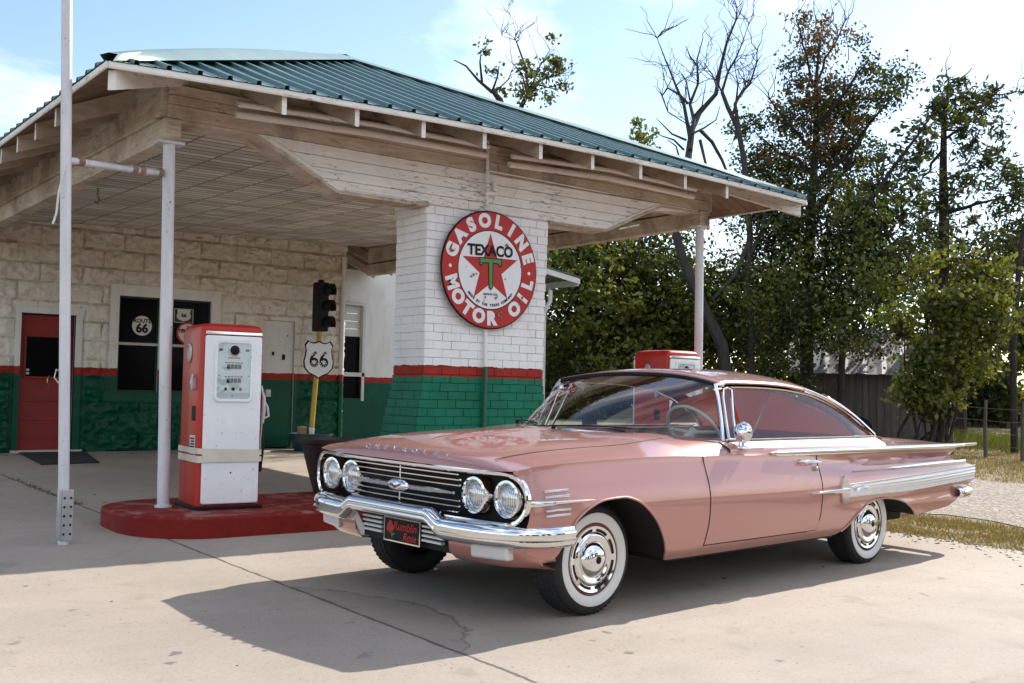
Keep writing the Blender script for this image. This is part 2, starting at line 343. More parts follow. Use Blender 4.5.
# foliage
def foliage(name, cols, trans=.35):
    m = bpy.data.materials.new(name); m.use_nodes = True; nt = m.node_tree; nt.nodes.clear()
    o = nd(nt, 'ShaderNodeOutputMaterial')
    r = nd(nt, 'ShaderNodeNewGeometry').outputs['Random Per Island']
    rp = nd(nt, 'ShaderNodeValToRGB', {'Fac': r}); e = rp.color_ramp.elements
    e[0].position = 0; e[0].color = c4(cols[0]); e[1].position = 1; e[1].color = c4(cols[-1])
    for i, c in enumerate(cols[1:-1]): x = e.new((i + 1) / (len(cols) - 1)); x.color = c4(c)
    d = nd(nt, 'ShaderNodeBsdfDiffuse', {'Color': rp.outputs[0]})
    tcol = mix(nt, 1.0, rp.outputs[0], (1.9, 1.75, .8), 'MULTIPLY')
    t = nd(nt, 'ShaderNodeBsdfTranslucent', {'Color': tcol})
    g = nd(nt, 'ShaderNodeBsdfGlossy', {'Color': (.5, .5, .5, 1), 'Roughness': .4})
    x = nd(nt, 'ShaderNodeMixShader', {'Fac': trans}); nt.links.new(d.outputs[0], x.inputs[1]); nt.links.new(t.outputs[0], x.inputs[2])
    y = nd(nt, 'ShaderNodeMixShader', {'Fac': .06}); nt.links.new(x.outputs[0], y.inputs[1]); nt.links.new(g.outputs[0], y.inputs[2])
    nt.links.new(y.outputs[0], o.inputs['Surface'])
    return m
M['leaf_dark'] = foliage('leaf_dark_green', [(.018, .027, .008), (.038, .050, .013), (.026, .037, .010), (.10, .11, .026)], .36)
M['leaf_mid'] = foliage('leaf_mid_green', [(.026, .037, .009), (.056, .068, .016), (.13, .135, .03), (.04, .054, .014)], .38)
M['leaf_yel'] = foliage('leaf_yellow_green', [(.06, .085, .014), (.13, .15, .025), (.09, .12, .02), (.19, .18, .03)])
M['leaf_rust'] = foliage('leaf_rusty', [(.075, .036, .014), (.13, .06, .02), (.055, .06, .015), (.16, .10, .03)])
M['grass'] = foliage('grass_blades', [(.10, .10, .028), (.22, .165, .08), (.17, .14, .055), (.30, .22, .12)], .25)
m, nt, b = new_mat('bark'); P = objc(nt); n1 = noise(nt, scaled(nt, P, (1, 1, .25)), 9, 8, .75)
nt.links.new(ramp(nt, n1, .3, .7, (.012, .009, .008), (.045, .035, .028)), b.inputs['Base Color']); b.inputs['Roughness'].default_value = .9; bump(nt, b, n1, .8, .03)
M['bark'] = m
M['grey_bark'] = paint('grey_dead_bark', (.055, .047, .042), .9, .3, None, scale=9, streak=4)
m, nt, b = new_mat('grey_barn_wood'); P = pos(nt); n1 = noise(nt, scaled(nt, P, (8, 8, .5)), 2, 8, .7)
nt.links.new(ramp(nt, n1, .3, .75, (.05, .043, .038), (.17, .15, .135)), b.inputs['Base Color']); b.inputs['Roughness'].default_value = .9; bump(nt, b, n1, .5, .01)
M['barn'] = m
M['tin'] = paint('old_tin_roof', (.22, .22, .22), .5, .2, (.20, .13, .09), .55, 1.4, metal=.3)

# ------------------------------------------------------------------ helpers: geometry
class MB:
    def __init__(s): s.v = []; s.f = []
    def add(s, vs, fs):
        o = len(s.v); s.v += [tuple(x) for x in vs]; s.f += [tuple(i + o for i in f) for f in fs]; return s
    def box(s, x0, x1, y0, y1, z0, z1):
        v = [(x0, y0, z0), (x1, y0, z0), (x1, y1, z0), (x0, y1, z0), (x0, y0, z1), (x1, y0, z1), (x1, y1, z1), (x0, y1, z1)]
        return s.add(v, [(3, 2, 1, 0), (4, 5, 6, 7), (0, 1, 5, 4), (1, 2, 6, 5), (2, 3, 7, 6), (3, 0, 4, 7)])
    def hexa(s, b4, t4):
        return s.add(list(b4) + list(t4), [(3, 2, 1, 0), (4, 5, 6, 7), (0, 1, 5, 4), (1, 2, 6, 5), (2, 3, 7, 6), (3, 0, 4, 7)])
    def prism(s, poly, off):
        n = len(poly); off = Vector(off)
        v = [Vector(p) for p in poly] + [Vector(p) + off for p in poly]
        return s.add(v, [tuple(range(n - 1, -1, -1)), tuple(range(n, 2 * n))] + [(i, (i + 1) % n, n + (i + 1) % n, n + i) for i in range(n)])
    def tube(s, pts, rad, seg=10, cap=True):
        pts = [Vector(p) for p in pts]; n = len(pts)
        if not hasattr(rad, '__len__'): rad = [rad] * n
        prev = None; rings = []
        for i, p in enumerate(pts):
            d = (pts[min(i + 1, n - 1)] - pts[max(i - 1, 0)]).normalized()
            if prev is None:
                a = Vector((0, 0, 1)) if abs(d.z) < .9 else Vector((1, 0, 0)); u = d.cross(a).normalized()
            else:
                u = (prev - d * prev.dot(d)).normalized()
            prev = u; w = d.cross(u)
            rings.append([p + (u * math.cos(2 * math.pi * k / seg) + w * math.sin(2 * math.pi * k / seg)) * rad[i] for k in range(seg)])
        v = [q for r_ in rings for q in r_]; f = []
        for i in range(n - 1):
            for k in range(seg): f.append((i * seg + k, i * seg + (k + 1) % seg, (i + 1) * seg + (k + 1) % seg, (i + 1) * seg + k))
        if cap: f += [tuple(range(seg - 1, -1, -1)), tuple((n - 1) * seg + k for k in range(seg))]
        return s.add(v, f)
    def strip(s, pts, w, h, side=None):
        """box section swept along a line: w across (along side), h the other way"""
        pts = [Vector(p) for p in pts]; n = len(pts); v = []; f = []
        for i, p in enumerate(pts):
            d = (pts[min(i + 1, n - 1)] - pts[max(i - 1, 0)]).normalized()
            sd = Vector(side if side else (0, 0, 1)); sd = (sd - d * sd.dot(d)).normalized(); q = d.cross(sd)
            ww = w[i] if hasattr(w, '__len__') else w; hh = h[i] if hasattr(h, '__len__') else h
            # bevelled section
            for a, b_ in ((-.5, -.25), (-.3, -.5), (.3, -.5), (.5, -.25), (.5, .25), (.3, .5), (-.3, .5), (-.5, .25)): v.append(p + sd * (a * ww) + q * (b_ * hh))
        for i in range(n - 1):
            for k in range(8): f.append((i * 8 + k, i * 8 + (k + 1) % 8, (i + 1) * 8 + (k + 1) % 8, (i + 1) * 8 + k))
        f += [tuple(range(7, -1, -1)), tuple((n - 1) * 8 + k for k in range(8))]
        return s.add(v, f)
    def lathe(s, prof, org=(0, 0, 0), axis='z', seg=32, close=False, cap=True):
        """prof: (radius, along)"""
        v = []; f = []; n = len(prof); o = Vector(org)
        for r_, a in prof:
            for k in range(seg):
                t = 2 * math.pi * k / seg; c_, s_ = r_ * math.cos(t), r_ * math.sin(t)
                p = (c_, s_, a) if axis == 'z' else ((c_, a, s_) if axis == 'y' else (a, c_, s_))
                v.append(o + Vector(p))
        m_ = n if close else n - 1
        for i in range(m_):
            for k in range(seg): f.append((i * seg + k, i * seg + (k + 1) % seg, ((i + 1) % n) * seg + (k + 1) % seg, ((i + 1) % n) * seg + k))
        if not close and cap:
            if prof[0][0] > 1e-5: f.append(tuple(range(seg - 1, -1, -1)))
            if prof[-1][0] > 1e-5: f.append(tuple((n - 1) * seg + k for k in range(seg)))
        return s.add(v, f)
    def grid(s, P):
        n = len(P); m_ = len(P[0]); v = [q for r_ in P for q in r_]
        return s.add(v, [(i * m_ + j, i * m_ + j + 1, (i + 1) * m_ + j + 1, (i + 1) * m_ + j) for i in range(n - 1) for j in range(m_ - 1)])
    def build(s, name, mat, parent=None, smooth=False, off=None, bevel=0, seg=2, angle=40, solid=0, merge=True):
        me = bpy.data.meshes.new(name)
        v = s.v
        if off is not None: v = [(a[0] - off[0], a[1] - off[1], a[2] - off[2]) for a in v]
        me.from_pydata([tuple(x) for x in v], [], s.f)
        bm = bmesh.new(); bm.from_mesh(me)
        if merge: bmesh.ops.remove_doubles(bm, verts=bm.verts, dist=1e-5)
        bmesh.ops.dissolve_degenerate(bm, edges=bm.edges, dist=1e-5)
        bmesh.ops.recalc_face_normals(bm, faces=bm.faces)
        bm.to_mesh(me); bm.free()
        me.materials.append(mat)
        o = bpy.data.objects.new(name, me); col.objects.link(o)
        if parent: o.parent = parent
        if smooth:
            for p in me.polygons: p.use_smooth = True
            try: me.set_sharp_from_angle(angle=R(angle))
            except Exception: pass
        if solid:
            md = o.modifiers.new('solid', 'SOLIDIFY'); md.thickness = solid; md.offset = 0
        if bevel:
            md = o.modifiers.new('bevel', 'BEVEL'); md.width = bevel; md.segments = seg; md.limit_method = 'ANGLE'; md.angle_limit = R(35)
        return o

def tag(o, label=None, cat=None, group=None, kind=None):
    if label: o['label'] = label
    if cat: o['category'] = cat
    if group: o['group'] = group
    if kind: o['kind'] = kind
    return o
def thing(name, label, cat, loc=(0, 0, 0), rz=0.0, group=None):
    o = bpy.data.objects.new(name, None); col.objects.link(o); o.location = loc; o.rotation_euler = (0, 0, rz); o.empty_display_size = .2
    return tag(o, label, cat, group)
def dup(root, loc, rz, label, group=None):
    r_ = root.copy(); col.objects.link(r_); r_.location = loc; r_.rotation_euler = (0, 0, rz); r_['label'] = label
    if group: r_['group'] = group
    def rec(a, b):
        for ch in list(a.children):
            c = ch.copy(); col.objects.link(c); c.parent = b; rec(ch, c)
    rec(root, r_)
    return r_
_fonts = {}
def glyph(txt, size, depth=.002, bold=0.0, align='CENTER'):
    """text as (verts, faces) in the XY plane, facing +Z"""
    cu = bpy.data.curves.new('txt', 'FONT'); cu.body = txt; cu.size = size; cu.extrude = depth; cu.offset = bold; cu.align_x = align; cu.align_y = 'CENTER'; cu.resolution_u = 4
    o = bpy.data.objects.new('txt', cu); col.objects.link(o)
    dg = bpy.context.evaluated_depsgraph_get(); me = o.evaluated_get(dg).to_mesh()
    v = [tuple(x.co) for x in me.vertices]; f = [tuple(p.vertices) for p in me.polygons]
    o.evaluated_get(dg).to_mesh_clear(); bpy.data.objects.remove(o); bpy.data.curves.remove(cu)
    return v, f
def place(mb, vf, fn):
    mb.add([fn(*p) for p in vf[0]], vf[1]); return mb
TI = .0177
def gz(y):
    if y < 9: return TI * (y + .76)
    return TI * 9.76 + .02 * math.tanh((y - 9) / 10)
def G(x, y): return Vector((x, y, gz(y)))
def world_at(px, py, D):
    """point at horizontal distance D from the standpoint, in the direction of a picture position (for laying out far trees)"""
    d = _f + _r * ((px - 512) / 1069.368) - _u * ((py - 341.5) / 1069.368); d /= math.hypot(d.x, d.y)
    return CAM + d * D
from mathutils import noise as mnoise
# ================================================================== ground
_gz = gz
def gz(y): return _gz(max(y, -14.0))
def sheet(name, xs, ys, mat, dz, fnx=None):
    mb = MB()
    P = [[(fnx(x, y) if fnx else x, y, gz(y) + dz) for x in xs] for y in ys]
    mb.grid(P); return tag(mb.build(name, mat, merge=False), kind='structure')
sheet('ground', [-600, -100, -30, 0, 30, 100, 600], [-300, -60, -14, 9, 12, 16, 22, 30, 45, 80, 200, 900], M['earth'], -.03)
def rag(x, y):
    return x + .35 * math.sin(y * 1.3) * math.cos(y * .41) + .18 * math.sin(y * 4.1)
sheet('gravel_drive', [7.5, 9, 11, 12.6], list(np.arange(-14, 40, .5)), M['gravel'], -.022, rag)
mb = MB()
ys = [-14, -8, -4, 0, 4, 7.955]
for a, b in zip(ys[:-1], ys[1:]):
    mb.hexa([(-9, a, gz(a) - .2), (5.66, a, gz(a) - .2), (5.66, b, gz(b) - .2), (-9, b, gz(b) - .2)], [(-9, a, gz(a)), (5.66, a, gz(a)), (5.66, b, gz(b)), (-9, b, gz(b))])
tag(mb.build('concrete_yard', M['concrete']), kind='structure')
# concrete apron continuing under the canopy to the right of the yard joint
mb = MB()
for a, b in ((-.9, 4), (4, 9.3)):
    mb.hexa([(5.66, a, gz(a) - .2), (7.1, a, gz(a) - .2), (7.1, b, gz(b) - .2), (5.66, b, gz(b) - .2)], [(5.66, a, gz(a) - .004), (7.1, a, gz(a) - .004), (7.1, b, gz(b) - .004), (5.66, b, gz(b) - .004)])
tag(mb.build('concrete_apron', M['concrete']), kind='structure')

tag(MB().box(-200, 200, -34, -14.02, -.42, gz(-14) - .03).build('road', M['asphalt']), kind='structure')  # unseen road added behind the viewer; its dark asphalt lowers the bounced light
# pump island
def stadium(x0, x1, y0, y1, z, n=12, r_=.62):
    p = []
    for cx_, cy_, a0 in ((x0 + r_, y1 - r_, 90), (x0 + r_, y0 + r_, 180), (x1 - r_, y0 + r_, 270), (x1 - r_, y1 - r_, 0)):
        for k in range(n + 1):
            t = R(a0 + 90 * k / n); p.append((cx_ + r_ * math.cos(t), cy_ + r_ * math.sin(t), z))
    return p
mb = MB(); mb.prism(stadium(-.42, 6.95, -.84, .72, -.05), (0, 0, .215))
tag(mb.build('pump_island', M['island'], bevel=.022, seg=3, smooth=True, off=(3.25, 0, 0)), 'long low red painted concrete kerbed island carrying the pumps and the brick column', 'pump island').location = (3.25, 0, 0)

# ================================================================== filling station
YW = 7.96
ST = (3.25, 8.0, gz(7.96))
st = thing('filling_station', 'white, red and green filling station with a teal metal roof over the pumps', 'building', ST)
def part(mb, name, mat, **k):
    k.setdefault('off', ST); return mb.build(name, mat, st, **k)

# --- front wall of rock-faced blocks, with door and window openings
X0, X1, ZT = -1.2, 6.0, 3.95
opens = [(.69, 1.46, .0, 2.20), (2.09, 2.72, 1.06, 2.55), (2.93, 3.56, 1.06, 2.55), (4.48, 5.06, .0, 2.31)]
flat = [(1.9, 3.75, .9, 2.75), (.55, 1.6, 0, 2.4), (4.38, 5.16, 0, 2.4)]
BL, BH = .61, .28
cw = {}
def wall_off(x, z):
    r_ = math.floor((z - .15) / BH); fz = ((z - .15) / BH) % 1
    xs = x + (r_ % 2) * BL * .5; c_ = math.floor(xs / BL); fx = (xs / BL) % 1
    e = min(fx, 1 - fx) * BL; e2 = min(fz, 1 - fz) * BH; e = min(e, e2)
    k = (r_, c_)
    if k not in cw: cw[k] = [random.uniform(.7, 1.2), random.uniform(0, 6.3), random.uniform(-.6, .6), random.uniform(-.6, .6)]
    a, ph, tx, tz = cw[k]
    prof = min(1, e / .035) ** .6
    q_ = Vector((x * 9 + ph * 7, z * 13 + ph * 3, ph)); q2 = Vector((x * 26 + ph, z * 30, ph * 2))
    rock = .55 + .75 * mnoise.noise(q_) + .38 * mnoise.noise(q2) + .22 * mnoise.noise(q2 * 2.3) + tx * (fx - .5) * .6 + .5 * (fz - .4)
    v = prof * max(.05, rock) * .085 * a
    for (a0, a1, b0, b1) in flat:
        d = min(x - a0, a1 - x, z - b0, b1 - z)
        if d > 0: v = min(v, .004)
    return v
mb = MB(); nx, nzz = 262, 146
xs = sorted(set(list(np.linspace(X0, X1, nx)) + [o for q in opens for o in q[:2]])); zs = sorted(set(list(np.linspace(.02, ZT, nzz)) + [o for q in opens for o in q[2:] if o > .1]))
for zz in zs:
    for xx in xs: mb.v.append((xx, YW - wall_off(xx, zz), zz))
W_ = len(xs)
for i in range(len(zs) - 1):
    for j in range(W_ - 1):
        cx_, cz_ = (xs[j] + xs[j + 1]) / 2, (zs[i] + zs[i + 1]) / 2
        if any(a < cx_ < b_ and c_ < cz_ < d_ for a, b_, c_, d_ in opens): continue
        mb.f.append((i * W_ + j, i * W_ + j + 1, (i + 1) * W_ + j + 1, (i + 1) * W_ + j))
front = part(mb, 'wall', M['block_wall'], smooth=True, angle=50, merge=False)
front['label'] = 'front wall of rock-faced blocks, cream above a red stripe and green below'
mb = MB()
mb.box(5.86, 6.0, YW + .002, 14.5, .0, ZT); mb.box(-1.2, -1.06, YW + .002, 14.5, .0, ZT); mb.box(-1.2, 6.0, 14.5, 14.64, .0, ZT)
part(mb, 'wall', M['smooth_wall'])
# reveals of the openings
mb = MB()
for a, b_, c_, d_ in opens:
    mb.box(a - .02, a, YW + .001, YW + .20, c_, d_ + .02); mb.box(b_, b_ + .02, YW + .001, YW + .20, c_, d_ + .02); mb.box(a, b_, YW + .001, YW + .20, d_, d_ + .02)
    if c_ > .1: mb.box(a, b_, YW + .001, YW + .20, c_ - .02, c_)
part(mb, 'reveal', M['sash'])
mb = MB()
mb.box(-1.0, 5.8, YW + .25, YW + .29, .05, ZT)  # dark sheet standing in for the unlit room behind the openings
part(mb, 'dark_room_sheet', M['dark_void'])
# --- door
fl = gz(YW)
mb = MB(); mb.box(.705, 1.445, YW + .07, YW + .115, fl + .03, 2.18)
door = part(mb, 'door', M['door_red'], bevel=.004)
door['label'] = 'red wooden door with a dark upper pane'
def sub(mb, name, mat, parent, **k): return mb.build(name, mat, parent, off=k.pop('off', ST), **k)
mb = MB(); mb.box(.79, 1.33, YW + .058, YW + .069, 1.27, 1.86); sub(mb, 'pane', M['darkglass'], door)
mb = MB()
for a, b_, c_, d_ in ((.76, 1.36, 1.24, 1.27), (.76, 1.36, 1.86, 1.89), (.76, .79, 1.27, 1.86), (1.33, 1.36, 1.27, 1.86)): mb.box(a, b_, YW + .050, YW + .0695, c_, d_)
for z0 in (.35, .62, .90): mb.box(.78, 1.34, YW + .056, YW + .0695, z0, z0 + .02)
sub(mb, 'panel_moulding', M['door_red'], door, bevel=.003)
mb = MB(); mb.tube([(1.12, YW + .06, 1.28), (1.09, YW + .03, 1.24), (1.09, YW + .03, 1.18), (1.12, YW + .06, 1.14)], .009, 8); sub(mb, 'pull', M['brass'], door, smooth=True)
mb = MB(); mb.lathe([(.0, -.055), (.024, -.05), (.028, -.03), (.012, -.015), (.012, 0)], (1.39, YW + .068, 1.16), 'y', 14)
sub(mb, 'handle', M['brass'], door, smooth=True)
mb = MB(); mb.box(.80, .84, YW + .052, YW + .057, 1.35, 1.38); mb.box(.80, .84, YW + .052, YW + .057, 1.30, 1.33); sub(mb, 'door_sticker', M['sticker'], door)
mb = MB(); mb.box(.615, .69, YW - .035, YW + .06, fl, 2.29); mb.box(1.46, 1.55, YW - .035, YW + .06, fl, 2.29); mb.box(.60, 1.57, YW - .045, YW + .06, 2.2005, 2.30)
part(mb, 'door_frame', M['smooth_wall'], bevel=.004)
mb = MB(); mb.box(.6, 1.6, YW - .06, YW + .1, fl, fl + .035); part(mb, 'door_sill', M['sash'])
# --- two sash windows in a shared surround
for a, b_ in ((2.09, 2.72), (2.93, 3.56)):
    mb = MB()
    for q in ((a, a + .03, 1.06, 2.55), (b_ - .03, b_, 1.06, 2.55), (a + .03, b_ - .03, 2.52, 2.55), (a + .03, b_ - .03, 1.06, 1.095), (a + .03, b_ - .03, 1.80, 1.845)): mb.box(q[0], q[1], YW + .03, YW + .075, q[2], q[3])
    w = part(mb, 'window', M['dgreen'], bevel=.003)
    mb = MB(); mb.box(a + .03, b_ - .03, YW + .048, YW + .054, 1.845, 2.52); sub(mb, 'pane', M['darkglass'], w)
    mb = MB(); mb.box(a + .03, b_ - .03, YW + .058, YW + .064, 1.095, 1.80); sub(mb, 'pane', M['darkglass'], w)
    mb = MB(); mb.box(a - .04, b_ + .04, YW - .015, YW + .028, 1.79, 1.83); sub(mb, 'meeting_rail', M['sash'], w)
mb = MB()
for q in ((1.95, 2.0895, 1.42, 2.72), (3.5605, 3.72, 1.42, 2.72), (2.7205, 2.9295, 1.06, 2.55), (2.0895, 3.5605, 2.5505, 2.72)): mb.box(q[0], q[1], YW - .028, YW + .03, q[2], q[3])
part(mb, 'window_surround', M['smooth_wall'], bevel=.004)
# --- boarded-up doorway and small switch box
mb = MB(); mb.box(4.485, 5.055, YW + .03, YW + .06, fl + .02, 2.305); part(mb, 'boarded_doorway', M['smooth_wall'])
for q in ((4.66, 4.70, 1.72, 1.78), (4.85, 4.90, 1.65, 1.74), (4.93, 4.95, 2.05, 2.07)):
    mb = MB(); mb.box(q[0], q[1], YW + .018, YW + .031, q[2], q[3]); part(mb, 'hole', M['black'])
mb = MB(); mb.box(4.55, 4.63, YW - .05, YW + .03, 1.02, 1.14); part(mb, 'switch_box', M['offwhite'], bevel=.006)
# --- corner downpipe
mb = MB(); mb.tube([(5.93, YW - .07, .2), (5.93, YW - .07, 3.5)], .04, 10); part(mb, 'downpipe', M['smooth_wall'], smooth=True)
# --- set-back right-hand room
YB = 9.5
mb = MB(); 
mb.box(6.002, 6.62, YB, YB + .18, .05, 3.5); mb.box(7.24, 11.75, YB, YB + .18, .05, 3.5); mb.box(6.62, 7.24, YB, YB + .18, 2.80, 3.5); mb.box(6.62, 7.24, YB, YB + .18, .05, 1.0)
mb.box(11.57, 11.75, YB + .181, 14.6, .05, 3.5)
wg = part(mb, 'wall', M['smooth_wall'])
wg['label'] = 'smooth painted wall of the set-back room behind the brick column'
mb = MB()
for q in ((6.56, 6.62, .95, 2.86), (7.24, 7.30, .95, 2.86), (6.62, 7.24, 2.80, 2.86), (6.56, 7.30, 1.42, 1.50)): mb.box(q[0], q[1], YB - .03, YB + .05, q[2], q[3])
w = part(mb, 'window', M['offwhite'], bevel=.004)
mb = MB(); mb.box(6.62, 7.24, YB + .08, YB + .09, 1.0, 2.2); sub(mb, 'pane', M['darkglass'], w)
mb = MB()
for k in range(4): mb.box(6.625, 7.235, YB + .05 + .003 * (k % 2), YB + .078, 2.2 + k * .15, 2.345 + k * .15)
sub(mb, 'shutter_board', M['offwhite'], w, bevel=.004)
mb = MB(); mb.box(6.60, 6.76, YB - .16, YB - .01, .95, 1.25); part(mb, 'meter_box', M['offwhite'], bevel=.01)
# low gable roof of that room
mb = MB()
def ribs(mb, x0, x1, step, zf, ya, yb_, rib=.022):
    x = x0; prev = None
    xs_ = []
    while x < x1:
        xs_ += [(x, 0), (x + step * .78, 0), (x + step * .84, rib), (x + step * .94, rib)]; x += step
    xs_ = [(min(a, x1), b_) for a, b_ in xs_] + [(x1, 0)]
    return xs_
P = [[(x_, y_, 3.62 + (12.62 - x_) * .15) for x_ in (6.02, 12.62)] for y_ in (YB - .35, 14.8)]
n_ = int((14.8 - YB + .35) / .24)
Pg = []
for k in range(n_):
    y_ = YB - .35 + k * .24
    for dy, h_ in ((0, 0), (.19, 0), (.2, .022), (.23, .022)):
        Pg.append([(x_, y_ + dy, 3.76 + (12.62 - x_) * .15 + h_) for x_ in (6.02, 12.62)])
mb.grid(Pg); part(mb, 'low_roof', M['roof'], solid=.01)
mb = MB(); mb.hexa([(6.03, YB - .33, 4.65), (12.57, YB - .33, 3.62), (12.57, YB - .29, 3.62), (6.03, YB - .29, 4.65)], [(6.03, YB - .33, 4.77), (12.57, YB - .33, 3.74), (12.57, YB - .29, 3.74), (6.03, YB - .29, 4.77)])
mb.box(12.53, 12.57, YB - .288, 14.7, 3.58, 3.715)
part(mb, 'barge_board', M['tail'])
mb = MB(); mb.tube([(11.9, YB - .1, 3.45), (11.9, YB - .1, 3.2), (11.78, YB - .04, 2.95), (11.78, YB - .04, .3)], .05, 8); part(mb, 'downspout', M['offwhite'], smooth=True)

# --- canopy: posts, brick column, beams, fascia boards, ceiling
for (x_, top_) in ((-.03, 3.18), (6.45, 3.19)):
    mb = MB(); mb.tube([(x_ + .055 * (x_ < 1), 0, .16), (x_, 0, top_)], .05, 18)
    mb.lathe([(.05, .16), (.07, .165), (.07, .18), (.05, .185)], (x_ + .055 * (x_ < 1), 0, 0), 'z', 18)
    mb.box(x_ - .11, x_ + .11, -.07, .07, top_ - .0, top_ + .022)
    part(mb, 'canopy_post', M['steel'], smooth=True)
mb = MB()
zc = .165; ci = 0; BR = .215
core = MB()
for ci in range(35):
    z0 = .165 + ci * .0832; z1 = z0 + .0832
    zm = (z0 + z1) / 2
    fl_ = max(0, (1.32 - zm)) * .17
    topf = max(0, (zm - 2.82)) * .16
    ex0 = 2.545 - fl_ - topf * .6; ex1 = 4.05 + max(0, zm - 1.4) * .024 + fl_ * .5 + topf * .15
    ey0 = -.0 - fl_ * .25; ey1 = .57 + fl_ * .6 + topf * .5
    core.box(ex0 + .012, ex1 - .012, ey0 + .012, ey1 - .012, z0, z1)
    def row(u0, u1, fn):
        u = u0 - (BR * .5 if ci % 2 else 0)
        while u < u1 - .01:
            a = max(u, u0) + .0025; b_ = min(u + BR, u1) - .0025; u += BR
            if b_ - a > .02: fn(a, b_)
    j = lambda: random.uniform(-.003, .004)
    def fr(a, b_):
        d = j(); mb.box(a, b_, ey0 - d, ey0 + .013, z0 + .0028, z1 - .0028)
    def bk(a, b_):
        d = j(); mb.box(a, b_, ey1 - .013, ey1 + d, z0 + .0028, z1 - .0028)
    def lf(a, b_):
        d = j(); mb.box(ex0 - d, ex0 + .013, a, b_, z0 + .0028, z1 - .0028)
    def rt(a, b_):
        d = j(); mb.box(ex1 - .013, ex1 + d, a, b_, z0 + .0028, z1 - .0028)
    row(ex0, ex1, fr); row(ex0, ex1, bk); row(ey0 + .014, ey1 - .014, lf); row(ey0 + .014, ey1 - .014, rt)
colm = part(core, 'brick_column', M['brick'])
colm['label'] = 'square brick column, white above a red stripe and green below'
sub(mb, 'brick_face', M['brick'], colm, bevel=.003, seg=1, merge=False)
mb = MB(); mb.box(2.93, 3.75, -.012, -.004, 1.62, 1.64)
mb = MB(); hb = MB()
# front fascia of horizontal boards with chamfered drop around the column
def xl(z): return .05 if z > 3.40 else .722 + (3.40 - z) / .41 * .833
def xr(z): return 6.62 if z > 3.385 else 5.76 - (3.385 - z) / .375 * .846
zb = [3.0, 3.095, 3.19, 3.295, 3.40, 3.52, 3.60, 3.69]
for a, b_ in zip(zb[:-1], zb[1:]):
    g_ = .0022; jit = random.uniform(-.004, .004)
    l0, l1, r0, r1 = xl(a + g_), xl(b_ - g_), xr(a + g_), xr(b_ - g_)
    if a >= 3.40: l0 = l1 = -.06; r0 = r1 = 6.62
    # butt joints
    cuts = [0, random.uniform(.35, .65), 1]
    for c0, c1 in zip(cuts[:-1], cuts[1:]):
        A0, A1 = l0 + (r0 - l0) * c0 + .002, l0 + (r0 - l0) * c1 - .002; B0, B1 = l1 + (r1 - l1) * c0 + .002, l1 + (r1 - l1) * c1 - .002
        y0 = -.022 + jit + (-.02 if a >= 3.40 else 0)
        (hb if a >= 3.40 else mb).hexa([(A0, y0, a + g_), (A1, y0, a + g_), (A1, 0, a + g_), (A0, 0, a + g_)], [(B0, y0, b_ - g_), (B1, y0, b_ - g_), (B1, 0, b_ - g_), (B0, 0, b_ - g_)])
part(mb, 'fascia_boarding', M['board'], bevel=.003, seg=1)
part(hb, 'header_boarding', M['beam'], bevel=.003, seg=1)
mb = MB()
# box behind the boarding + return trim underneath
poly = [(-.05, .001, 3.40), (.722, .001, 3.40), (1.555, .001, 3.0), (2.55, .001, 3.0)]
rp_ = [(4.09, .001, 3.0), (4.914, .001, 3.01), (5.76, .001, 3.385), (6.60, .001, 3.385)]
mb.prism([(x_, y_, z_ + .003) for x_, y_, z_ in poly + rp_] + [(6.60, .001, 3.69), (-.05, .001, 3.69)], (0, .22, 0))
part(mb, 'front_beam', M['beam'])
for seq in (poly, rp_):
    mb = MB()
    for p, q in zip(seq[:-1], seq[1:]):
        p = Vector(p); q = Vector(q); d = (q - p).normalized(); nrm = Vector((-d.z, 0, d.x)) * -.03
        mb.prism([p + Vector((0, -.03, 0)), q + Vector((0, -.03, 0)), q + Vector((0, -.03, 0)) + nrm, p + Vector((0, -.03, 0)) + nrm], (0, .27, 0))
    part(mb, 'edge_trim', M['beam'], bevel=.003)
# chamfer battens on the boarding
mb = MB()
for p, q in (((5.0, -.03, 3.075), (5.70, -.03, 3.375)), ((5.10, -.03, 3.03), (5.40, -.03, 3.11)), ((3.36, -.03, 3.375), (5.70, -.03, 3.385))):
    mb.strip([p, q], .018, .022, (0, 0, 1))
mb.strip([(1.40, -.03, 3.10), (.85, -.03, 3.37)], .03, .02, (0, 0, 1)); mb.strip([(1.62, -.03, 3.03), (2.53, -.03, 3.03)], .03, .02, (0, 0, 1))
part(mb, 'batten', M['board'])
# side beams
for s_, xx in ((-1, -.04), (1, 6.45)):
    mb = MB()
    mb.box(xx - .05, xx + .09, -.05, YW - .06, 3.203, 3.395)
    mb.box(xx - .07 if s_ < 0 else xx - .03, xx + .03 if s_ < 0 else xx + .15, .001 if s_ < 0 else .002, YW - .06, 3.42, 3.69)
    mb.box(xx - .085 if s_ < 0 else xx + .02, xx - .02 if s_ < 0 else xx + .165, .12, YW - .06, 3.397, 3.418)
    part(mb, 'side_beam', M['beam'], bevel=.006)
mb = MB()
P = [[(x_, y_, 3.44 + (y_ / YW) * .20 + .03 * (x_ - 3.2) * (y_ / YW)) for x_ in (.0, 1.6, 3.2, 4.8, 6.42)] for y_ in (.221, 2, 4, 6, YW - .05)]
mb.grid(P); part(mb, 'ceiling', M['ceiling'], solid=.02)
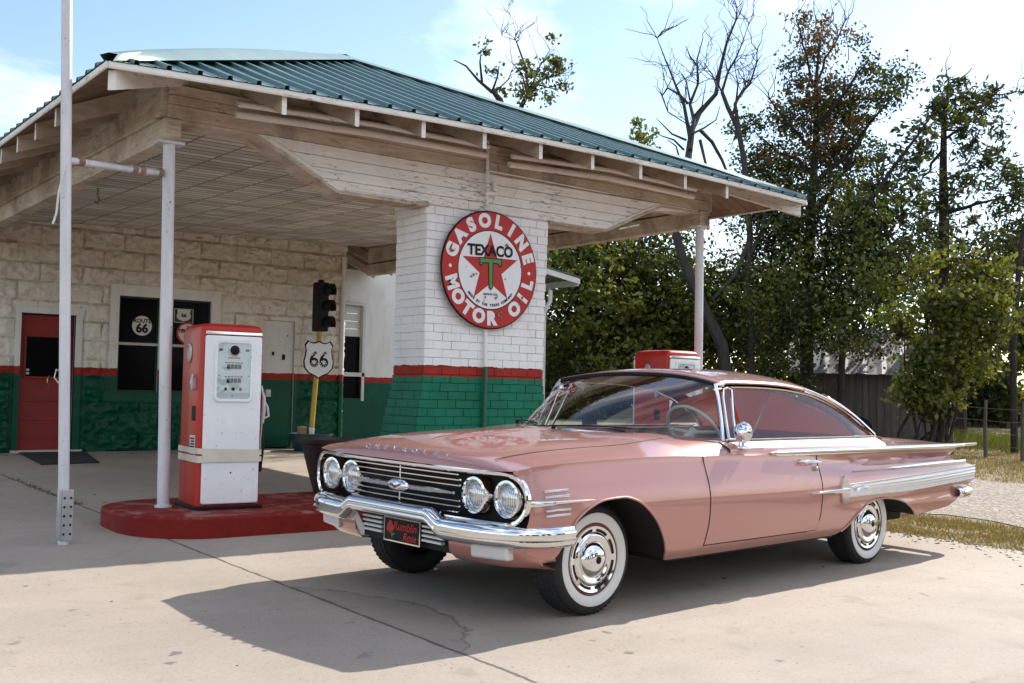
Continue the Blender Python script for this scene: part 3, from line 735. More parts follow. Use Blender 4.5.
# --- roof: hipped front, ridge running back over the building
EX0, EX1, EY = -.80, 7.36, -.85
XC = (EX0 + EX1) / 2; HW = (EX1 - EX0) / 2; AY = EY + HW; ZR = 5.36; ZE = 3.53
def bow(x_): return .09 * (1 - ((x_ - XC) / HW) ** 2)
def zroof(d): return ZE + (ZR - ZE) * d / HW           # d = plan distance in from the eave
RIB = .2415
prof = []
x_ = EX0
while x_ < EX1 - .01:
    prof += [(x_, 0), (x_ + RIB * .34, 0), (x_ + RIB * .36, .006), (x_ + RIB * .42, .006), (x_ + RIB * .44, 0), (x_ + RIB * .72, 0), (x_ + RIB * .75, .032), (x_ + RIB * .88, .032), (x_ + RIB * .91, 0)]; x_ += RIB
prof = [(min(a, EX1), h_) for a, h_ in prof] + [(EX1, 0)]
nrmz = HW / math.hypot(HW, ZR - ZE); nrmy = (ZR - ZE) / math.hypot(HW, ZR - ZE)
mb = MB(); row0 = []; row1 = []
for a, h_ in prof:
    d = min(a - EX0, EX1 - a)
    row0.append((a, EY - .03 - h_ * nrmy, ZE + bow(a) + h_ * nrmz)); row1.append((a, EY + d - h_ * nrmy, zroof(d) + h_ * nrmz))
mid = [tuple(p * .5 + q * .5 for p, q in zip(A, B)) for A, B in zip(row0, row1)]
mid = [(a[0], a[1], a[2] - bow(a[0]) * .15) for a in mid]
mb.grid([row0, mid, row1])
roof = part(mb, 'roof', M['roof'], smooth=False, merge=False)
mb = MB()
YE = 15.3
yp = []
y_ = EY
while y_ < YE: yp += [(y_, 0), (y_ + RIB * .76, 0), (y_ + RIB * .82, .03), (y_ + RIB * .93, .03)]; y_ += RIB
for s_ in (0, 1):
    r0 = []; r1 = []
    for a, h_ in yp:
        d = min(a - EY, HW); a_ = a
        e = EX0 - .03 if s_ == 0 else EX1 + .03
        r0.append((e, a_, ZE + h_)); r1.append(((EX0 + d) if s_ == 0 else (EX1 - d), a_, zroof(d) + h_))
    mb.grid([r0, r1])
sub(mb, 'roof_side', M['roof'], roof, merge=False)
# hip caps and ridge cap: broad bent sheets
mb = MB()
for s_ in (0, 1):
    P = []
    for k in range(17):
        t = k / 16; d = HW * t; cx_ = EX0 + d if s_ == 0 else EX1 - d; cy_ = EY + d; cz_ = zroof(d)
        up = (.05 if s_ == 0 else .02) * math.sin(math.pi * min(1, t * 1.15 + .0)) ** .7 if t < .87 else .012
        sg = 1 if s_ == 0 else -1
        w_ = .16 * min(1, .15 + t * 5)
        P.append([(cx_ + sg * w_, cy_ - w_, cz_ - .0), (cx_ + sg * .05, cy_ - .05, cz_ + .05 + up), (cx_, cy_, cz_ + .065 + up), (cx_ - sg * .05, cy_ + .05, cz_ + .05 + up), (cx_ - sg * w_, cy_ + w_, cz_ - .0)])
    mb.grid(P)
P = [[(XC - .2, y_, ZR - .05), (XC - .06, y_, ZR + .03), (XC, y_, ZR + .045), (XC + .06, y_, ZR + .03), (XC + .2, y_, ZR - .05)] for y_ in (AY - .12, AY + 2, YE)]
mb.grid(P)
sub(mb, 'hip_cap', M['roofcap'], roof, smooth=True, angle=70)
# roof deck boards seen from below, eave strips, rafters
mb = MB()
def deck(d): return zroof(d) - .035
g1 = []
n_ = 24
rowa = []; rowb = []
for k in range(n_ + 1):
    a = EX0 + .02 + (EX1 - EX0 - .04) * k / n_; d = min(a - EX0, EX1 - a)
    rowa.append((a, EY + .01, ZE + bow(a) - .035)); rowb.append((a, EY + d, deck(d)))
mb.grid([rowa, rowb])
for s_ in (0, 1):
    r0 = []; r1 = []
    for y_ in (EY, AY, YE - .05):
        d = min(y_ - EY, HW); e = EX0 + .015 if s_ == 0 else EX1 - .015
        r0.append((e, y_, deck(0))); r1.append((EX0 + d if s_ == 0 else EX1 - d, y_, deck(d)))
    mb.grid([r0, r1])
part(mb, 'roof_deck', M['deckwood'], merge=False)
mb = MB()
pts = [(EX0 + (EX1 - EX0) * k / 16, EY - .012, ZE + bow(EX0 + (EX1 - EX0) * k / 16) - .028) for k in range(17)]
mb.strip(pts, .052, .022, (0, 0, 1)); mb.strip([(EX0 - .012, EY, ZE - .028), (EX0 - .012, YE, ZE - .028)], .052, .022, (0, 0, 1)); mb.strip([(EX1 + .012, EY, ZE - .028), (EX1 + .012, YE, ZE - .028)], .052, .022, (0, 0, 1))
part(mb, 'eave_strip', M['tail'])
sl = (ZR - ZE) / HW
def rafter(p0, d_, L0, zt, name='rafter_tail', hgt=.15, w=.042):
    """p0: outer end in plan, d_: unit inward plan direction"""
    mb = MB(); n2 = Vector((-d_[1], d_[0], 0)) * (w / 2); a = Vector((p0[0], p0[1], 0)); b_ = a + Vector((d_[0], d_[1], 0)) * L0
    z0, z1 = zt, zt + sl * L0
    mb.hexa([a - n2 + Vector((0, 0, z0 - hgt)), a + n2 + Vector((0, 0, z0 - hgt)), b_ + n2 + Vector((0, 0, z1 - hgt - .03)), b_ - n2 + Vector((0, 0, z1 - hgt - .03))],
            [a - n2 + Vector((0, 0, z0)), a + n2 + Vector((0, 0, z0)), b_ + n2 + Vector((0, 0, z1)), b_ - n2 + Vector((0, 0, z1))])
    o_ = part(mb, name, M['tailside'], bevel=.003, seg=1)
    e_ = MB(); dd = Vector((d_[0], d_[1], 0))
    e_.hexa([a - n2 - dd * .003 + Vector((0, 0, z0 - hgt)), a + n2 - dd * .003 + Vector((0, 0, z0 - hgt)), a + n2 - dd * .0008 + Vector((0, 0, z0 - hgt)), a - n2 - dd * .0008 + Vector((0, 0, z0 - hgt))],
            [a - n2 - dd * .003 + Vector((0, 0, z0)), a + n2 - dd * .003 + Vector((0, 0, z0)), a + n2 - dd * .0008 + Vector((0, 0, z0)), a - n2 - dd * .0008 + Vector((0, 0, z0))])
    e_.build('painted_end', M['tail'], o_, off=ST)
    return o_
for k in range(9):
    xx = .612 + k * .6725
    rafter((xx, EY + .03), (0, 1), .95, ZE + bow(xx) - .045)
for k in range(14):
    yy = .66 + k * .66
    rafter((EX0 + .03, yy), (1, 0), .85, ZE - .045); rafter((EX1 - .03, yy), (-1, 0), .85, ZE - .045)
s2 = math.sqrt(.5)
for (px, py, dx, dy) in ((EX0 + .04, EY + .04, s2, s2), (EX1 - .04, EY + .04, -s2, s2)):
    mb = MB(); n2 = Vector((-dy, dx, 0)) * .03; a = Vector((px, py, 0)); b_ = a + Vector((dx, dy, 0)) * 1.25
    mb.hexa([a - n2 + Vector((0, 0, ZE - .20)), a + n2 + Vector((0, 0, ZE - .20)), b_ + n2 + Vector((0, 0, ZE + .2)), b_ - n2 + Vector((0, 0, ZE + .2))], [a - n2 + Vector((0, 0, ZE - .05)), a + n2 + Vector((0, 0, ZE - .05)), b_ + n2 + Vector((0, 0, ZE + .33)), b_ - n2 + Vector((0, 0, ZE + .33))])
    part(mb, 'hip_rafter', M['tail'], bevel=.003, seg=1)
# wall plate board on top of the beams
mb = MB(); mb.box(-.09, 6.62, .03, .2, 3.692, 3.82); part(mb, 'wall_plate', M['beam'])
for q in (-.12, 6.5):
    mb = MB(); mb.box(q, q + .1, .21, YW, 3.692, 3.80); part(mb, 'wall_plate', M['beam'])
# light tubes along the front
for x0, x1 in ((.48, 3.14), (3.43, 6.17)):
    for z_, y_, rr in ((3.600, -.19, .026), (3.520, -.15, .032)):
        bz = .045
        mb = MB(); mb.tube([(x0, y_, z_ - .02), ((x0 + x1) / 2, y_, z_ + bz - .015), (x1, y_, z_ + (.03 if x0 < 1 else -.005))], rr, 10); part(mb, 'light_tube', M['tail'], smooth=True)
mb = MB(); mb.tube([(3.21, -.07, 3.72), (3.22, -.07, 3.2), (3.225, -.06, 3.06)], .018, 8); mb.box(3.15, 3.33, -.085, -.045, 3.17, 3.2); mb.tube([(3.235, -.06, 3.42), (3.30, -.06, 3.42), (4.9, -.055, 3.405)], .008, 6); mb.box(3.30, 3.34, -.075, -.045, 3.22, 3.32)
part(mb, 'conduit', M['board'], smooth=True)
mb = MB(); mb.tube([(3.27, -.02, 1.83), (3.26, -.045, 1.422)], .02, 8); part(mb, 'conduit', M['brick'], smooth=True)
mb = MB(); mb.tube([(3.26, -.045, 1.42), (3.25, -.05, .9), (3.24, -.07, .2)], .021, 8); part(mb, 'conduit', M['green_paint'], smooth=True)
# hook under the ceiling
mb = MB(); mb.tube([(.62, 4.2, 3.55), (.62, 4.2, 3.40), (.64, 4.2, 3.36), (.62, 4.2, 3.31), (.59, 4.2, 3.33)], .012, 6); part(mb, 'hook', M['rust'], smooth=True)
# ================================================================== classic two-door car
CARLOC = Vector((.819, -3.467, -.048))
car = thing('classic_car', 'dusty rose two-door hardtop with tail fins and whitewall tyres parked on the yard', 'car', CARLOC)
cfx = Vector((-.99568, -.09290, 0)); cly = Vector((.0929, -.99568, -.01762)).normalized(); cfx = (cfx - cly * cfx.dot(cly)).normalized(); cuz = cfx.cross(cly)
car.rotation_euler = Matrix((cfx, cly, cuz)).transposed().to_euler()
def tab(t):
    xs_ = np.array([a for a, _ in t]); ys_ = np.array([b_ for _, b_ in t]); o = np.argsort(xs_); xs_, ys_ = xs_[o], ys_[o]
    # smooth monotone-ish cubic (Catmull-Rom tangents limited)
    d = np.diff(ys_) / np.diff(xs_); m_ = np.zeros(len(xs_)); m_[0] = d[0]; m_[-1] = d[-1]
    for i in range(1, len(xs_) - 1): m_[i] = 0 if d[i - 1] * d[i] <= 0 else 2 * d[i - 1] * d[i] / (d[i - 1] + d[i])
    def f(x):
        x = min(max(x, xs_[0]), xs_[-1]); i = int(min(max(np.searchsorted(xs_, x) - 1, 0), len(xs_) - 2)); h_ = xs_[i + 1] - xs_[i]; t_ = (x - xs_[i]) / h_
        return float((2 * t_**3 - 3 * t_**2 + 1) * ys_[i] + (t_**3 - 2 * t_**2 + t_) * h_ * m_[i] + (-2 * t_**3 + 3 * t_**2) * ys_[i + 1] + (t_**3 - t_**2) * h_ * m_[i + 1])
    return f
yc = tab([(.72, .80), (.70, .85), (.66, .90), (.62, .922), (.55, .934), (.3, .940), (-1, .944), (-2, .955), (-3, .972), (-4, .985), (-4.6, .985)])
ym = tab([(.72, .82), (.68, .915), (.64, .955), (.60, .972), (.5, .988), (.2, 1.004), (-.5, 1.010), (-3, 1.012), (-4, 1.0), (-4.4, .975), (-4.6, .95)])
zc = tab([(.72, .808), (.68, .820), (.62, .833), (.55, .846), (.07, .866), (-.44, .874), (-.95, .868), (-1.6, .855), (-2.2, .845), (-4.1, .85), (-4.6, .86)])
zb = tab([(.72, .44), (.6, .40), (.5, .37), (.42, .36), (.385, .40), (.36, .46), (.292, .563), (.186, .625), (.068, .656), (-.077, .662), (-.18, .640), (-.267, .593), (-.35, .525), (-.419, .444), (-.48, .36), (-.535, .268), (-.6, .264), (-1.5, .266), (-2.36, .268), (-2.44, .278), (-2.5, .31), (-2.56, .36), (-2.63, .415), (-2.70, .452), (-2.755, .475), (-2.87, .495), (-2.987, .502), (-3.15, .490), (-3.309, .459), (-3.42, .41), (-3.5, .365), (-3.56, .337), (-3.8, .355), (-4.083, .383), (-4.297, .45), (-4.42, .50), (-4.6, .55)])
tt = tab([(0, 0), (.03, .02), (.10, .22), (.22, .60), (.33, .88), (.44, 1.0), (1, 1.0)])
tuck = tab([(0, 0), (.42, 0), (.6, .004), (.8, .028), (.92, .055), (1, .088)])
def sst(a, b_, x): t_ = min(1, max(0, (x - a) / (b_ - a))); return t_ * t_ * (3 - 2 * t_)
def Ys(x, z):
    c_ = zc(x); t_ = min(1, max(0, (c_ - z) / (c_ - .265)))
    y = yc(x) + (ym(x) - yc(x)) * tt(t_) - tuck(t_)
    w_ = sst(-1.9, -3.0, x)
    y += w_ * (-.045 * math.exp(-((z - .785) / .035) ** 2) + .018 * math.exp(-((z - .64) / .06) ** 2) - .02 * math.exp(-((z - .50) / .04) ** 2))
    return y
xend = tab([(.30, -3.56), (.345, -3.6), (.383, -4.083), (.45, -4.30), (.5, -4.42), (.56, -4.52), (.61, -4.575), (.66, -4.57), (.70, -4.53), (.725, -4.38), (.75, -4.22), (.78, -4.155), (.85, -4.19), (.875, -4.25)])
xfront = tab([(.34, .52), (.40, .60), (.45, .612), (.54, .622), (.58, .612), (.67, .606), (.74, .612), (.78, .626), (.80, .652), (.808, .664), (.82, .667)])
NS = 22
sx_ = sorted(set([round(v_, 4) for v_ in list(np.linspace(.667, .40, 12)) + list(np.linspace(.40, -.56, 70)) + list(np.linspace(-.56, -2.36, 38)) + list(np.linspace(-2.36, -3.6, 70)) + list(np.linspace(-3.6, -4.575, 44)) + [-.86, -2.12]]), reverse=True)
tz = [0, .02, .05, .09, .14, .19, .24, .29, .34, .39, .44, .5, .56, .62, .68, .74, .8, .85, .9, .95, 1.0]
DZ = .33
def side_cols(x):
    top, bot = zc(x), zb(x); c_ = []
    for t_ in tz:
        z = top + (bot - top) * t_; xx = max(x, xend(z)) if x < -3.55 else min(x, xfront(z))
        c_.append((xx, Ys(xx, z), z))
    return c_
cols = [side_cols(x) for x in sx_]
def mir(P, s): return [[(a, s * b_, c_) for a, b_, c_ in r_] for r_ in P]
iA = sx_.index(-.86); iB = sx_.index(-2.12)
# outer shell: front wing, door, rear quarter on each side
body = MB()
for s in (1, -1):
    body.grid(mir(cols[:iA + 1], s)); body.grid(mir(cols[iB:], s))
    # sill below the door
    rows = cols[iA:iB + 1]
    sill = []
    for x, r_ in zip(sx_[iA:iB + 1], rows):
        sill.append([(x, s * Ys(x, z), z) for z in np.linspace(DZ, zb(x), 5)])
    body.grid(sill)
ubase = [1.0, .985, .96, .92, .87, .8, .76, .7, .6, .48, .36, .24, .12, .05, 0]
us = ubase + [-u_ for u_ in ubase[-2::-1]]
zh = tab([(.722, .806), (.715, .835), (.70, .858), (.66, .884), (.58, .908), (.4, .936), (.1, .962), (-.3, .980), (-.6, .988), (-1.3, .985)])
def top_pt(x, u):
    x0_ = x; w_ = sst(.1, .72, x); x = x - .055 * w_ * abs(u) ** 2.2; yv = yc(x) * u
    edge = zc(x); z = edge + (zh(x0_) - edge) * (1 - abs(u) ** (2.6 + 5.2 * sst(-.3, -1.15, x)))
    z += .012 * math.exp(-(yv / .035) ** 2) * sst(.7, .3, x)          # centre spear pressed into the bonnet
    z += .010 * math.exp(-((abs(yv) - .60) / .05) ** 2) * sst(.72, .5, x)
    return (x, yv, z)
fx = [v_ for v_ in list(np.linspace(.722, .64, 9)) + list(np.linspace(.62, -1.28, 40))]
def xcowl(y): return -.52 - .68 * (abs(y) / .84) ** 2.6 if abs(y) < .84 else -1.2
UH = .76
Ph = [[top_pt(x, u_) for u_ in us] for x in fx]
hood = MB(); 
for i in range(len(fx) - 1):
    for j in range(len(us) - 1):
        q = [Ph[i][j], Ph[i][j + 1], Ph[i + 1][j + 1], Ph[i + 1][j]]
        cyv = sum(p[1] for p in q) / 4; cxv = sum(p[0] for p in q) / 4; um = (us[j] + us[j + 1]) / 2
        if abs(um) < .80 and cxv < xcowl(cyv) - .02: continue
        (hood if abs(um) < UH and cxv > xcowl(cyv) + .05 else body).add(q, [(0, 1, 2, 3)])
# belt over the doors, both sides
for s in (1, -1):
    P = []
    for x in np.linspace(-1.16, -3.1, 40):
        f_ = sst(-1.45, -1.6, x); e = zc(x); k_ = sst(-1.16, -1.35, x)
        P.append([(x, s * yc(x), e), (x, s * (yc(x) - .012), e + .012 + .025 * f_), (x, s * .93, .898 + .007 * k_), (x, s * .885, .925 + .005 * k_), (x, s * .850, .940 + .006 * k_), (x, s * .842, .936), (x, s * .838, .88)])
    body.grid(P)
# rear deck
zd = tab([(-2.9, .955), (-3.3, .95), (-3.8, .925), (-4.2, .898), (-4.5, .865)])
dx = np.linspace(-2.95, -4.42, 30)
ud = [1, .99, .97, .92, .85, .78, .6, .4, .2, 0]; ud = ud + [-u_ for u_ in ud[-2::-1]]
P = []
for x in dx:
    r_ = []
    for u_ in ud:
        ex = x + (x + 2.95) / 1.47 * (.13 * abs(u_) ** 3); yv = yc(x) * u_
        z = .884 + (zd(x) - .884) * (1 - abs(u_) ** 2.2) - .012 * math.exp(-((abs(u_) - .8) / .1) ** 2)
        r_.append((ex, yv, z))
    P.append(r_)
deckm = MB()
for i in range(len(dx) - 1):
    for j in range(len(ud) - 1):
        cxv = dx[i]; um = (ud[j] + ud[j + 1]) / 2
        if cxv > -3.34 and abs(um) < .78: continue
        (deckm if abs(um) < .7 else body).add([P[i][j], P[i][j + 1], P[i + 1][j + 1], P[i + 1][j]], [(0, 1, 2, 3)])
# underside of the fin blade and back panel
for s in (1, -1):
    P2 = []
    for x in np.linspace(-3.9, -4.55, 12):
        P2.append([(x, s * yc(x), .884), (x, s * (yc(x) - .005), .858), (max(x, -4.5), s * (yc(x) - .25), .845 - .05 * sst(-3.9, -4.2, x) * 0)])
    body.grid(P2)
endz = np.linspace(.345, .855, 24)
P = []
for z in endz:
    xe = xend(z) + .002; yv = Ys(xe, z)
    P.append([(xe + .05 * (1 - (k / 8) ** 2), yv * k / 8, z) for k in range(-8, 9)])
body.grid(P)
bodyo = body.build('body', M['paint'], car, smooth=True, angle=38)
hoodo = hood.build('bonnet', M['paint'], car, smooth=True, angle=50)
deckm.build('boot_lid', M['paint'], car, smooth=True, angle=50)
doors = []
for s in (1, -1):
    mb = MB(); P = []
    for x in sx_[iA:iB + 1]:
        xx = min(max(x, -2.117), -.863)
        P.append([(xx, s * Ys(xx, z), z) for z in [zc(xx) + (DZ + .004 - zc(xx)) * t_ for t_ in tz]])
    mb.grid(P); d = mb.build('door', M['paint'], car, smooth=True, angle=38); doors.append(d)
def SP(x, z, off=0, s=1): return Vector((x, s * (Ys(x, z) + off), z))
def prt(mb, name, mat, parent=None, **k): return mb.build(name, mat, parent or car, **k)
# gaps
for s in (1, -1):
    mb = MB()
    mb.strip([SP(-.861, z, .001, s) for z in np.linspace(zc(-.86) - .003, DZ, 14)], .007, .004, (1, 0, 0))
    prt(mb, 'panel_gap', M['seam']); mb = MB()
    mb.strip([SP(x, DZ, .001, s) for x in np.linspace(-.86, -2.0, 10)], .007, .004, (0, 0, 1))
    prt(mb, 'panel_gap', M['seam']); mb = MB()
    mb.strip([SP(-2.12, z, .001, s) for z in np.linspace(.84, .40, 10)], .006, .004, (1, 0, 0))
    prt(mb, 'panel_gap', M['seam']); mb = MB()
    mb.strip([Vector((x, s * yc(x) * UH, top_pt(x, UH)[2] + .001)) for x in np.linspace(.62, -.75, 12)], .005, .003, (0, 1, 0))
    prt(mb, 'panel_gap', M['seam'])
    # wheel-arch lips and liners
    for a, b_ in ((.36, -.53), (-2.47, -3.56)):
        xs_ = np.linspace(a, b_, 28)
        lip = MB(); lip.strip([SP(x, zb(x) + .004, .004, s) for x in xs_], .014, .012, (0, 1, 0)); prt(lip, 'wheel_arch_lip', M['paint'], smooth=True)
        ln = MB(); ln.grid([[SP(x, zb(x) + .006, -.008, s), Vector((x, s * .55, zb(x) + .03))] for x in xs_]); prt(ln, 'arch_liner', M['underbody'])
mb = MB(); mb.box(-4.1, .2, -.56, .56, .235, .60); mb.box(.2, .56, -.56, .56, .37, .60)
mb.box(-2.42, -.56, -.915, .915, .255, .285); mb.box(-4.1, -3.65, -.9, .9, .40, .44); mb.box(-4.1, -2.45, -.9, .9, .68, .70); mb.box(-.5, .56, -.9, .9, .70, .72)
prt(mb, 'underbody', M['underbody'])
mb = MB(); mb.tube([(-2.6, .45, .2), (-3.6, .5, .24), (-4.35, .55, .28)], .028, 8); mb.tube([(-.1, -.6, .25), (-.1, .6, .25)], .03, 8); mb.tube([(-3.02, -.65, .31), (-3.02, .65, .31)], .04, 8); mb.tube([(-3.25, .58, .36), (-3.75, .62, .38)], .03, 6)
prt(mb, 'exhaust_and_axle', M['rust'], smooth=True)
# wheels
def wheel(x, s, r0=.31):
    k = r0 / .312; o = (x, s * .765, r0)
    mb = MB(); mb.lathe([(a * k, s * b_) for a, b_ in ((.19, -.08), (.215, -.098), (.262, -.103), (.292, -.094), (.306, -.075), (.3115, -.045), (.312, 0), (.3115, .045), (.306, .075), (.292, .094), (.262, .103), (.215, .098), (.19, .08))], o, 'y', 56, cap=False)
    ty = prt(mb, 'tyre', M['tyre'], smooth=True, angle=60)
    mb = MB()
    for q in range(56):
        t_ = 2 * math.pi * q / 56
        for da in (-.06, -.02, .02, .06):
            c_ = Vector((o[0] + math.cos(t_) * .3125 * k, o[1] + da, o[2] + math.sin(t_) * .3125 * k)); tg = Vector((-math.sin(t_), 0, math.cos(t_)))
            mb.strip([c_ - tg * .012 + Vector((0, .01, 0)), c_ + tg * .012 - Vector((0, .01, 0))], .022, .006, (0, 1, 0))
    mb.build('tread', M['tyre'], ty, merge=False)
    mb = MB(); mb.lathe([(.200, s * .0805), (.204, s * .096), (.222, s * .1055), (.244, s * .1075), (.258, s * .1055), (.2595, s * .101)], o, 'y', 56, cap=False); mb.build('whitewall', M['whitewall'], ty, smooth=True)
    mb = MB(); mb.lathe([(.10, s * .03), (.180, s * .05), (.188, s * .082), (.198, s * .088), (.2025, s * .084), (.203, s * .06)], o, 'y', 48, cap=False); rm = mb.build('rim', M['rim'], ty, smooth=True)
    mb = MB(); mb.lathe([(.190, s * .070), (.189, s * .090), (.183, s * .099), (.170, s * .096), (.150, s * .092), (.138, s * .102), (.128, s * .104), (.112, s * .094), (.098, s * .094), (.088, s * .112), (.06, s * .128), (.03, s * .134), (.0001, s * .135)], o, 'y', 56, cap=False)
    hc = mb.build('hubcap', M['chrome'], ty, smooth=True, angle=50)
    mb = MB()
    for q in range(8):
        ta = 2 * math.pi * (q + .14) / 8; tb = 2 * math.pi * (q + .86) / 8; rr = []
        for e in np.linspace(ta, tb, 7): rr.append([(o[0] + math.cos(e) * a, o[1] + s * (b_), o[2] + math.sin(e) * a) for a, b_ in ((.152, .0945), (.160, .0965), (.168, .0975))])
        mb.grid(rr)
    mb.build('slot', M['black'], hc)
    mb = MB(); mb.lathe([(.022, s * .1345), (.014, s * .140), (.0001, s * .141)], o, 'y', 16); mb.build('centre_badge', M['black'], hc)
for x in (0.0, -3.02):
    for s in (1, -1): wheel(x, s, .311 if x == 0 else .303)
# grille and lamps
def gx(y): return .712 - .095 * (abs(y) / .97) ** 3
mb = MB(); mb.grid([[(gx(y) - .10, y, z) for z in (.53, .80)] for y in np.linspace(-.885, .885, 20)]); prt(mb, 'grille_back', M['black'])
mb = MB()
pth = []
for k in range(25): y = -.84 + 1.68 * k / 24; pth.append((gx(y) + .004, y, .803))
for k in range(1, 13): t_ = math.pi / 2 - math.pi * k / 12; y = .84 + .128 * math.cos(t_); pth.append((gx(y) + .004, y, .672 + .131 * math.sin(t_)))
for k in range(1, 25): y = .84 - 1.68 * k / 24; pth.append((gx(y) + .004, y, .541))
for k in range(1, 13): t_ = -math.pi / 2 - math.pi * k / 12; y = -.84 + .128 * math.cos(t_); pth.append((gx(y) + .004, y, .672 + .131 * math.sin(t_)))
pth.append(pth[0])
mb.strip(pth, .034, .026, (1, 0, 0)); prt(mb, 'grille_surround', M['chrome'], smooth=True)
for z in (.574, .604, .634, .716, .746, .775):
    mb = MB(); mb.strip([(gx(y) - .012, y, z) for y in np.linspace(-.5, .5, 9)], .010, .020, (0, 0, 1)); prt(mb, 'grille_bar', M['chrome'], smooth=True)
mb = MB(); mb.strip([(gx(y) + .002, y, .675) for y in np.linspace(-.47, .47, 11)], [.014, .026, .028, .028, .028, .028, .028, .028, .028, .026, .014], .022, (0, 0, 1)); mb.strip([(gx(0) - .004, 0, .55), (gx(0) - .004, 0, .79)], .010, .010, (0, 1, 0)); prt(mb, 'grille_centre_bar', M['chrome'], smooth=True)
mb = MB(); mb.lathe([(.0001, .022), (.6, .018), (.9, .008), (1, 0)], (0, 0, 0), 'x', 28); mb.v = [(gx(0) + .012 + a, b_ * .10, .675 + c_ * .036) for a, b_, c_ in mb.v]; em = prt(mb, 'grille_badge', M['chrome'], smooth=True)
mb = MB(); mb.prism([(gx(0) + .034, -.055, .684), (gx(0) + .034, 0, .657), (gx(0) + .034, .055, .684), (gx(0) + .034, .038, .686), (gx(0) + .034, 0, .668), (gx(0) + .034, -.038, .686)], (.003, 0, 0)); mb.build('badge_vee', M['rim'], em)
for y in (.815, .575, -.575, -.815):
    xo = .602 if abs(y) < .7 else .584; o = (xo, y, .672)
    mb = MB(); mb.lathe([(.070, .0), (.076, .040), (.084, .052), (.098, .050), (.108, .030), (.110, -.04)], o, 'x', 40); hl = prt(mb, 'headlight', M['chrome'], smooth=True, angle=50)
    mb = MB(); mb.lathe([(.0001, .052), (.03, .050), (.055, .043), (.072, .030), (.074, .02)], o, 'x', 32); mb.build('lens', M['lens'], hl, smooth=True)
    mb = MB()
    for q in range(4):
        e = math.pi / 4 + q * math.pi / 2; mb.lathe([(.0001, .056), (.004, .055), (.005, .048)], (o[0], y + .09 * math.cos(e), .672 + .09 * math.sin(e)), 'x', 8)
    mb.build('screw', M['chrome'], hl)
mb = MB(); mb.strip([(gx(y) - .05, y, .60) for y in (-.70, -.69)], .02, .02)
# bonnet lettering
for k, ch in enumerate('CHEVROLET'):
    mb = MB()
    y = -.365 + .0925 * k; x = .679 - .055 * (abs(y) / .9) ** 2.2; z = .857 + .006 * (1 - (y / .4) ** 2)
    nrm = Vector((.85, 0, .53)).normalized(); upv = Vector((-.53, 0, .85)); rt_ = Vector((0, 1, 0))
    place(mb, glyph(ch, .045, .003, .0012), lambda a, b_, c_, y=y, x=x, z=z: tuple(Vector((x + .012, y, z + .012)) + rt_ * a * 1.2 + upv * b_ * .85 + nrm * c_))
    prt(mb, 'bonnet_letter', M['chrome'], merge=False)
# front bumper
bx = tab([(0, .80), (.3, .80), (.5, .79), (.7, .765), (.85, .715), (.93, .665), (.985, .60), (1.015, .53), (1.027, .46), (1.03, .335)])
def bz(a): return .487 + .058 * (1 - sst(.35, .47, a))
def bh(a): return .054 - .013 * (1 - sst(.33, .5, a))
ysb = list(np.linspace(0, .9, 34)) + [.93, .96, .985, 1.0, 1.01, 1.018, 1.024]
path = [(bx(a), a) for a in ysb] + [(x, 1.03) for x in (.44, .41, .38, .345, .335)]
path = [(x, -y) for x, y in path[::-1][:-1]] + path
sec = [(-.07, .92), (-.025, 1.0), (.0, .85), (.008, .5), (.012, .15), (.006, -.1), (.013, -.35), (.006, -.75), (-.02, -1.0), (-.07, -.95)]
P = []
for i, (x, y) in enumerate(path):
    a, b_ = path[max(0, i - 1)], path[min(len(path) - 1, i + 1)]; t_ = Vector((b_[0] - a[0], b_[1] - a[1], 0)).normalized(); n_ = Vector((t_.y, -t_.x, 0))
    h_ = bh(abs(y)); z0 = bz(abs(y))
    P.append([tuple(Vector((x, y, z0 + h_ * q)) + n_ * d_) for d_, q in sec])
mb = MB(); mb.grid(P); prt(mb, 'front_bumper', M['chrome'], smooth=True, angle=60, solid=.006)
# valance, plate pod, number plate, parking lamps
for s in (1, -1):
    mb = MB(); P = []
    for y in np.linspace(.44, .955, 12):
        x = bx(y) - .09; P.append([(x - .02, s * y, .47), (x, s * y, .42), (x - .01, s * y, .36), (x - .06, s * y, .315 + .02 * sst(.8, .95, y)), (x - .16, s * y, .305)])
    for x in np.linspace(.5, .40, 4): P.append([(x, s * .965, .47), (x, s * .965, .42), (x, s * .955, .37), (x - .02, s * .94, .345), (x - .04, s * .9, .34)])
    mb.grid(P); prt(mb, 'front_valance', M['paint'], smooth=True, angle=60)
    mb = MB(); mb.hexa([(.700, s * .62, .352), (.655, s * .86, .358), (.60, s * .86, .358), (.60, s * .62, .352)], [(.707, s * .62, .425), (.662, s * .86, .428), (.60, s * .86, .428), (.60, s * .62, .425)])
    pl = prt(mb, 'parking_lamp', M['satin'], bevel=.012)
    mb = MB()
    for k in range(4):
        z = .462 - k * .026; mb.strip([(.675, s * .19, z), (.675, s * (.385 - k * .008), z)], .016, .03, (0, 0, 1))
    prt(mb, 'plate_surround_rib', M['satin'])
    mb = MB(); mb.hexa([(.62, s * .40, .33), (.66, s * .425, .33), (.66, s * .45, .33), (.62, s * .45, .33)], [(.70, s * .44, .50), (.74, s * .465, .50), (.74, s * .49, .50), (.70, s * .49, .50)]); prt(mb, 'bumper_bracket', M['satin'], bevel=.006)
mb = MB(); mb.box(.58, .648, -.42, .42, .335, .50); prt(mb, 'plate_recess', M['black'])
mb = MB(); mb.box(.676, .682, -.165, .165, .345, .478); npl = prt(mb, 'number_plate', M['black'], bevel=.002)
mb = MB()
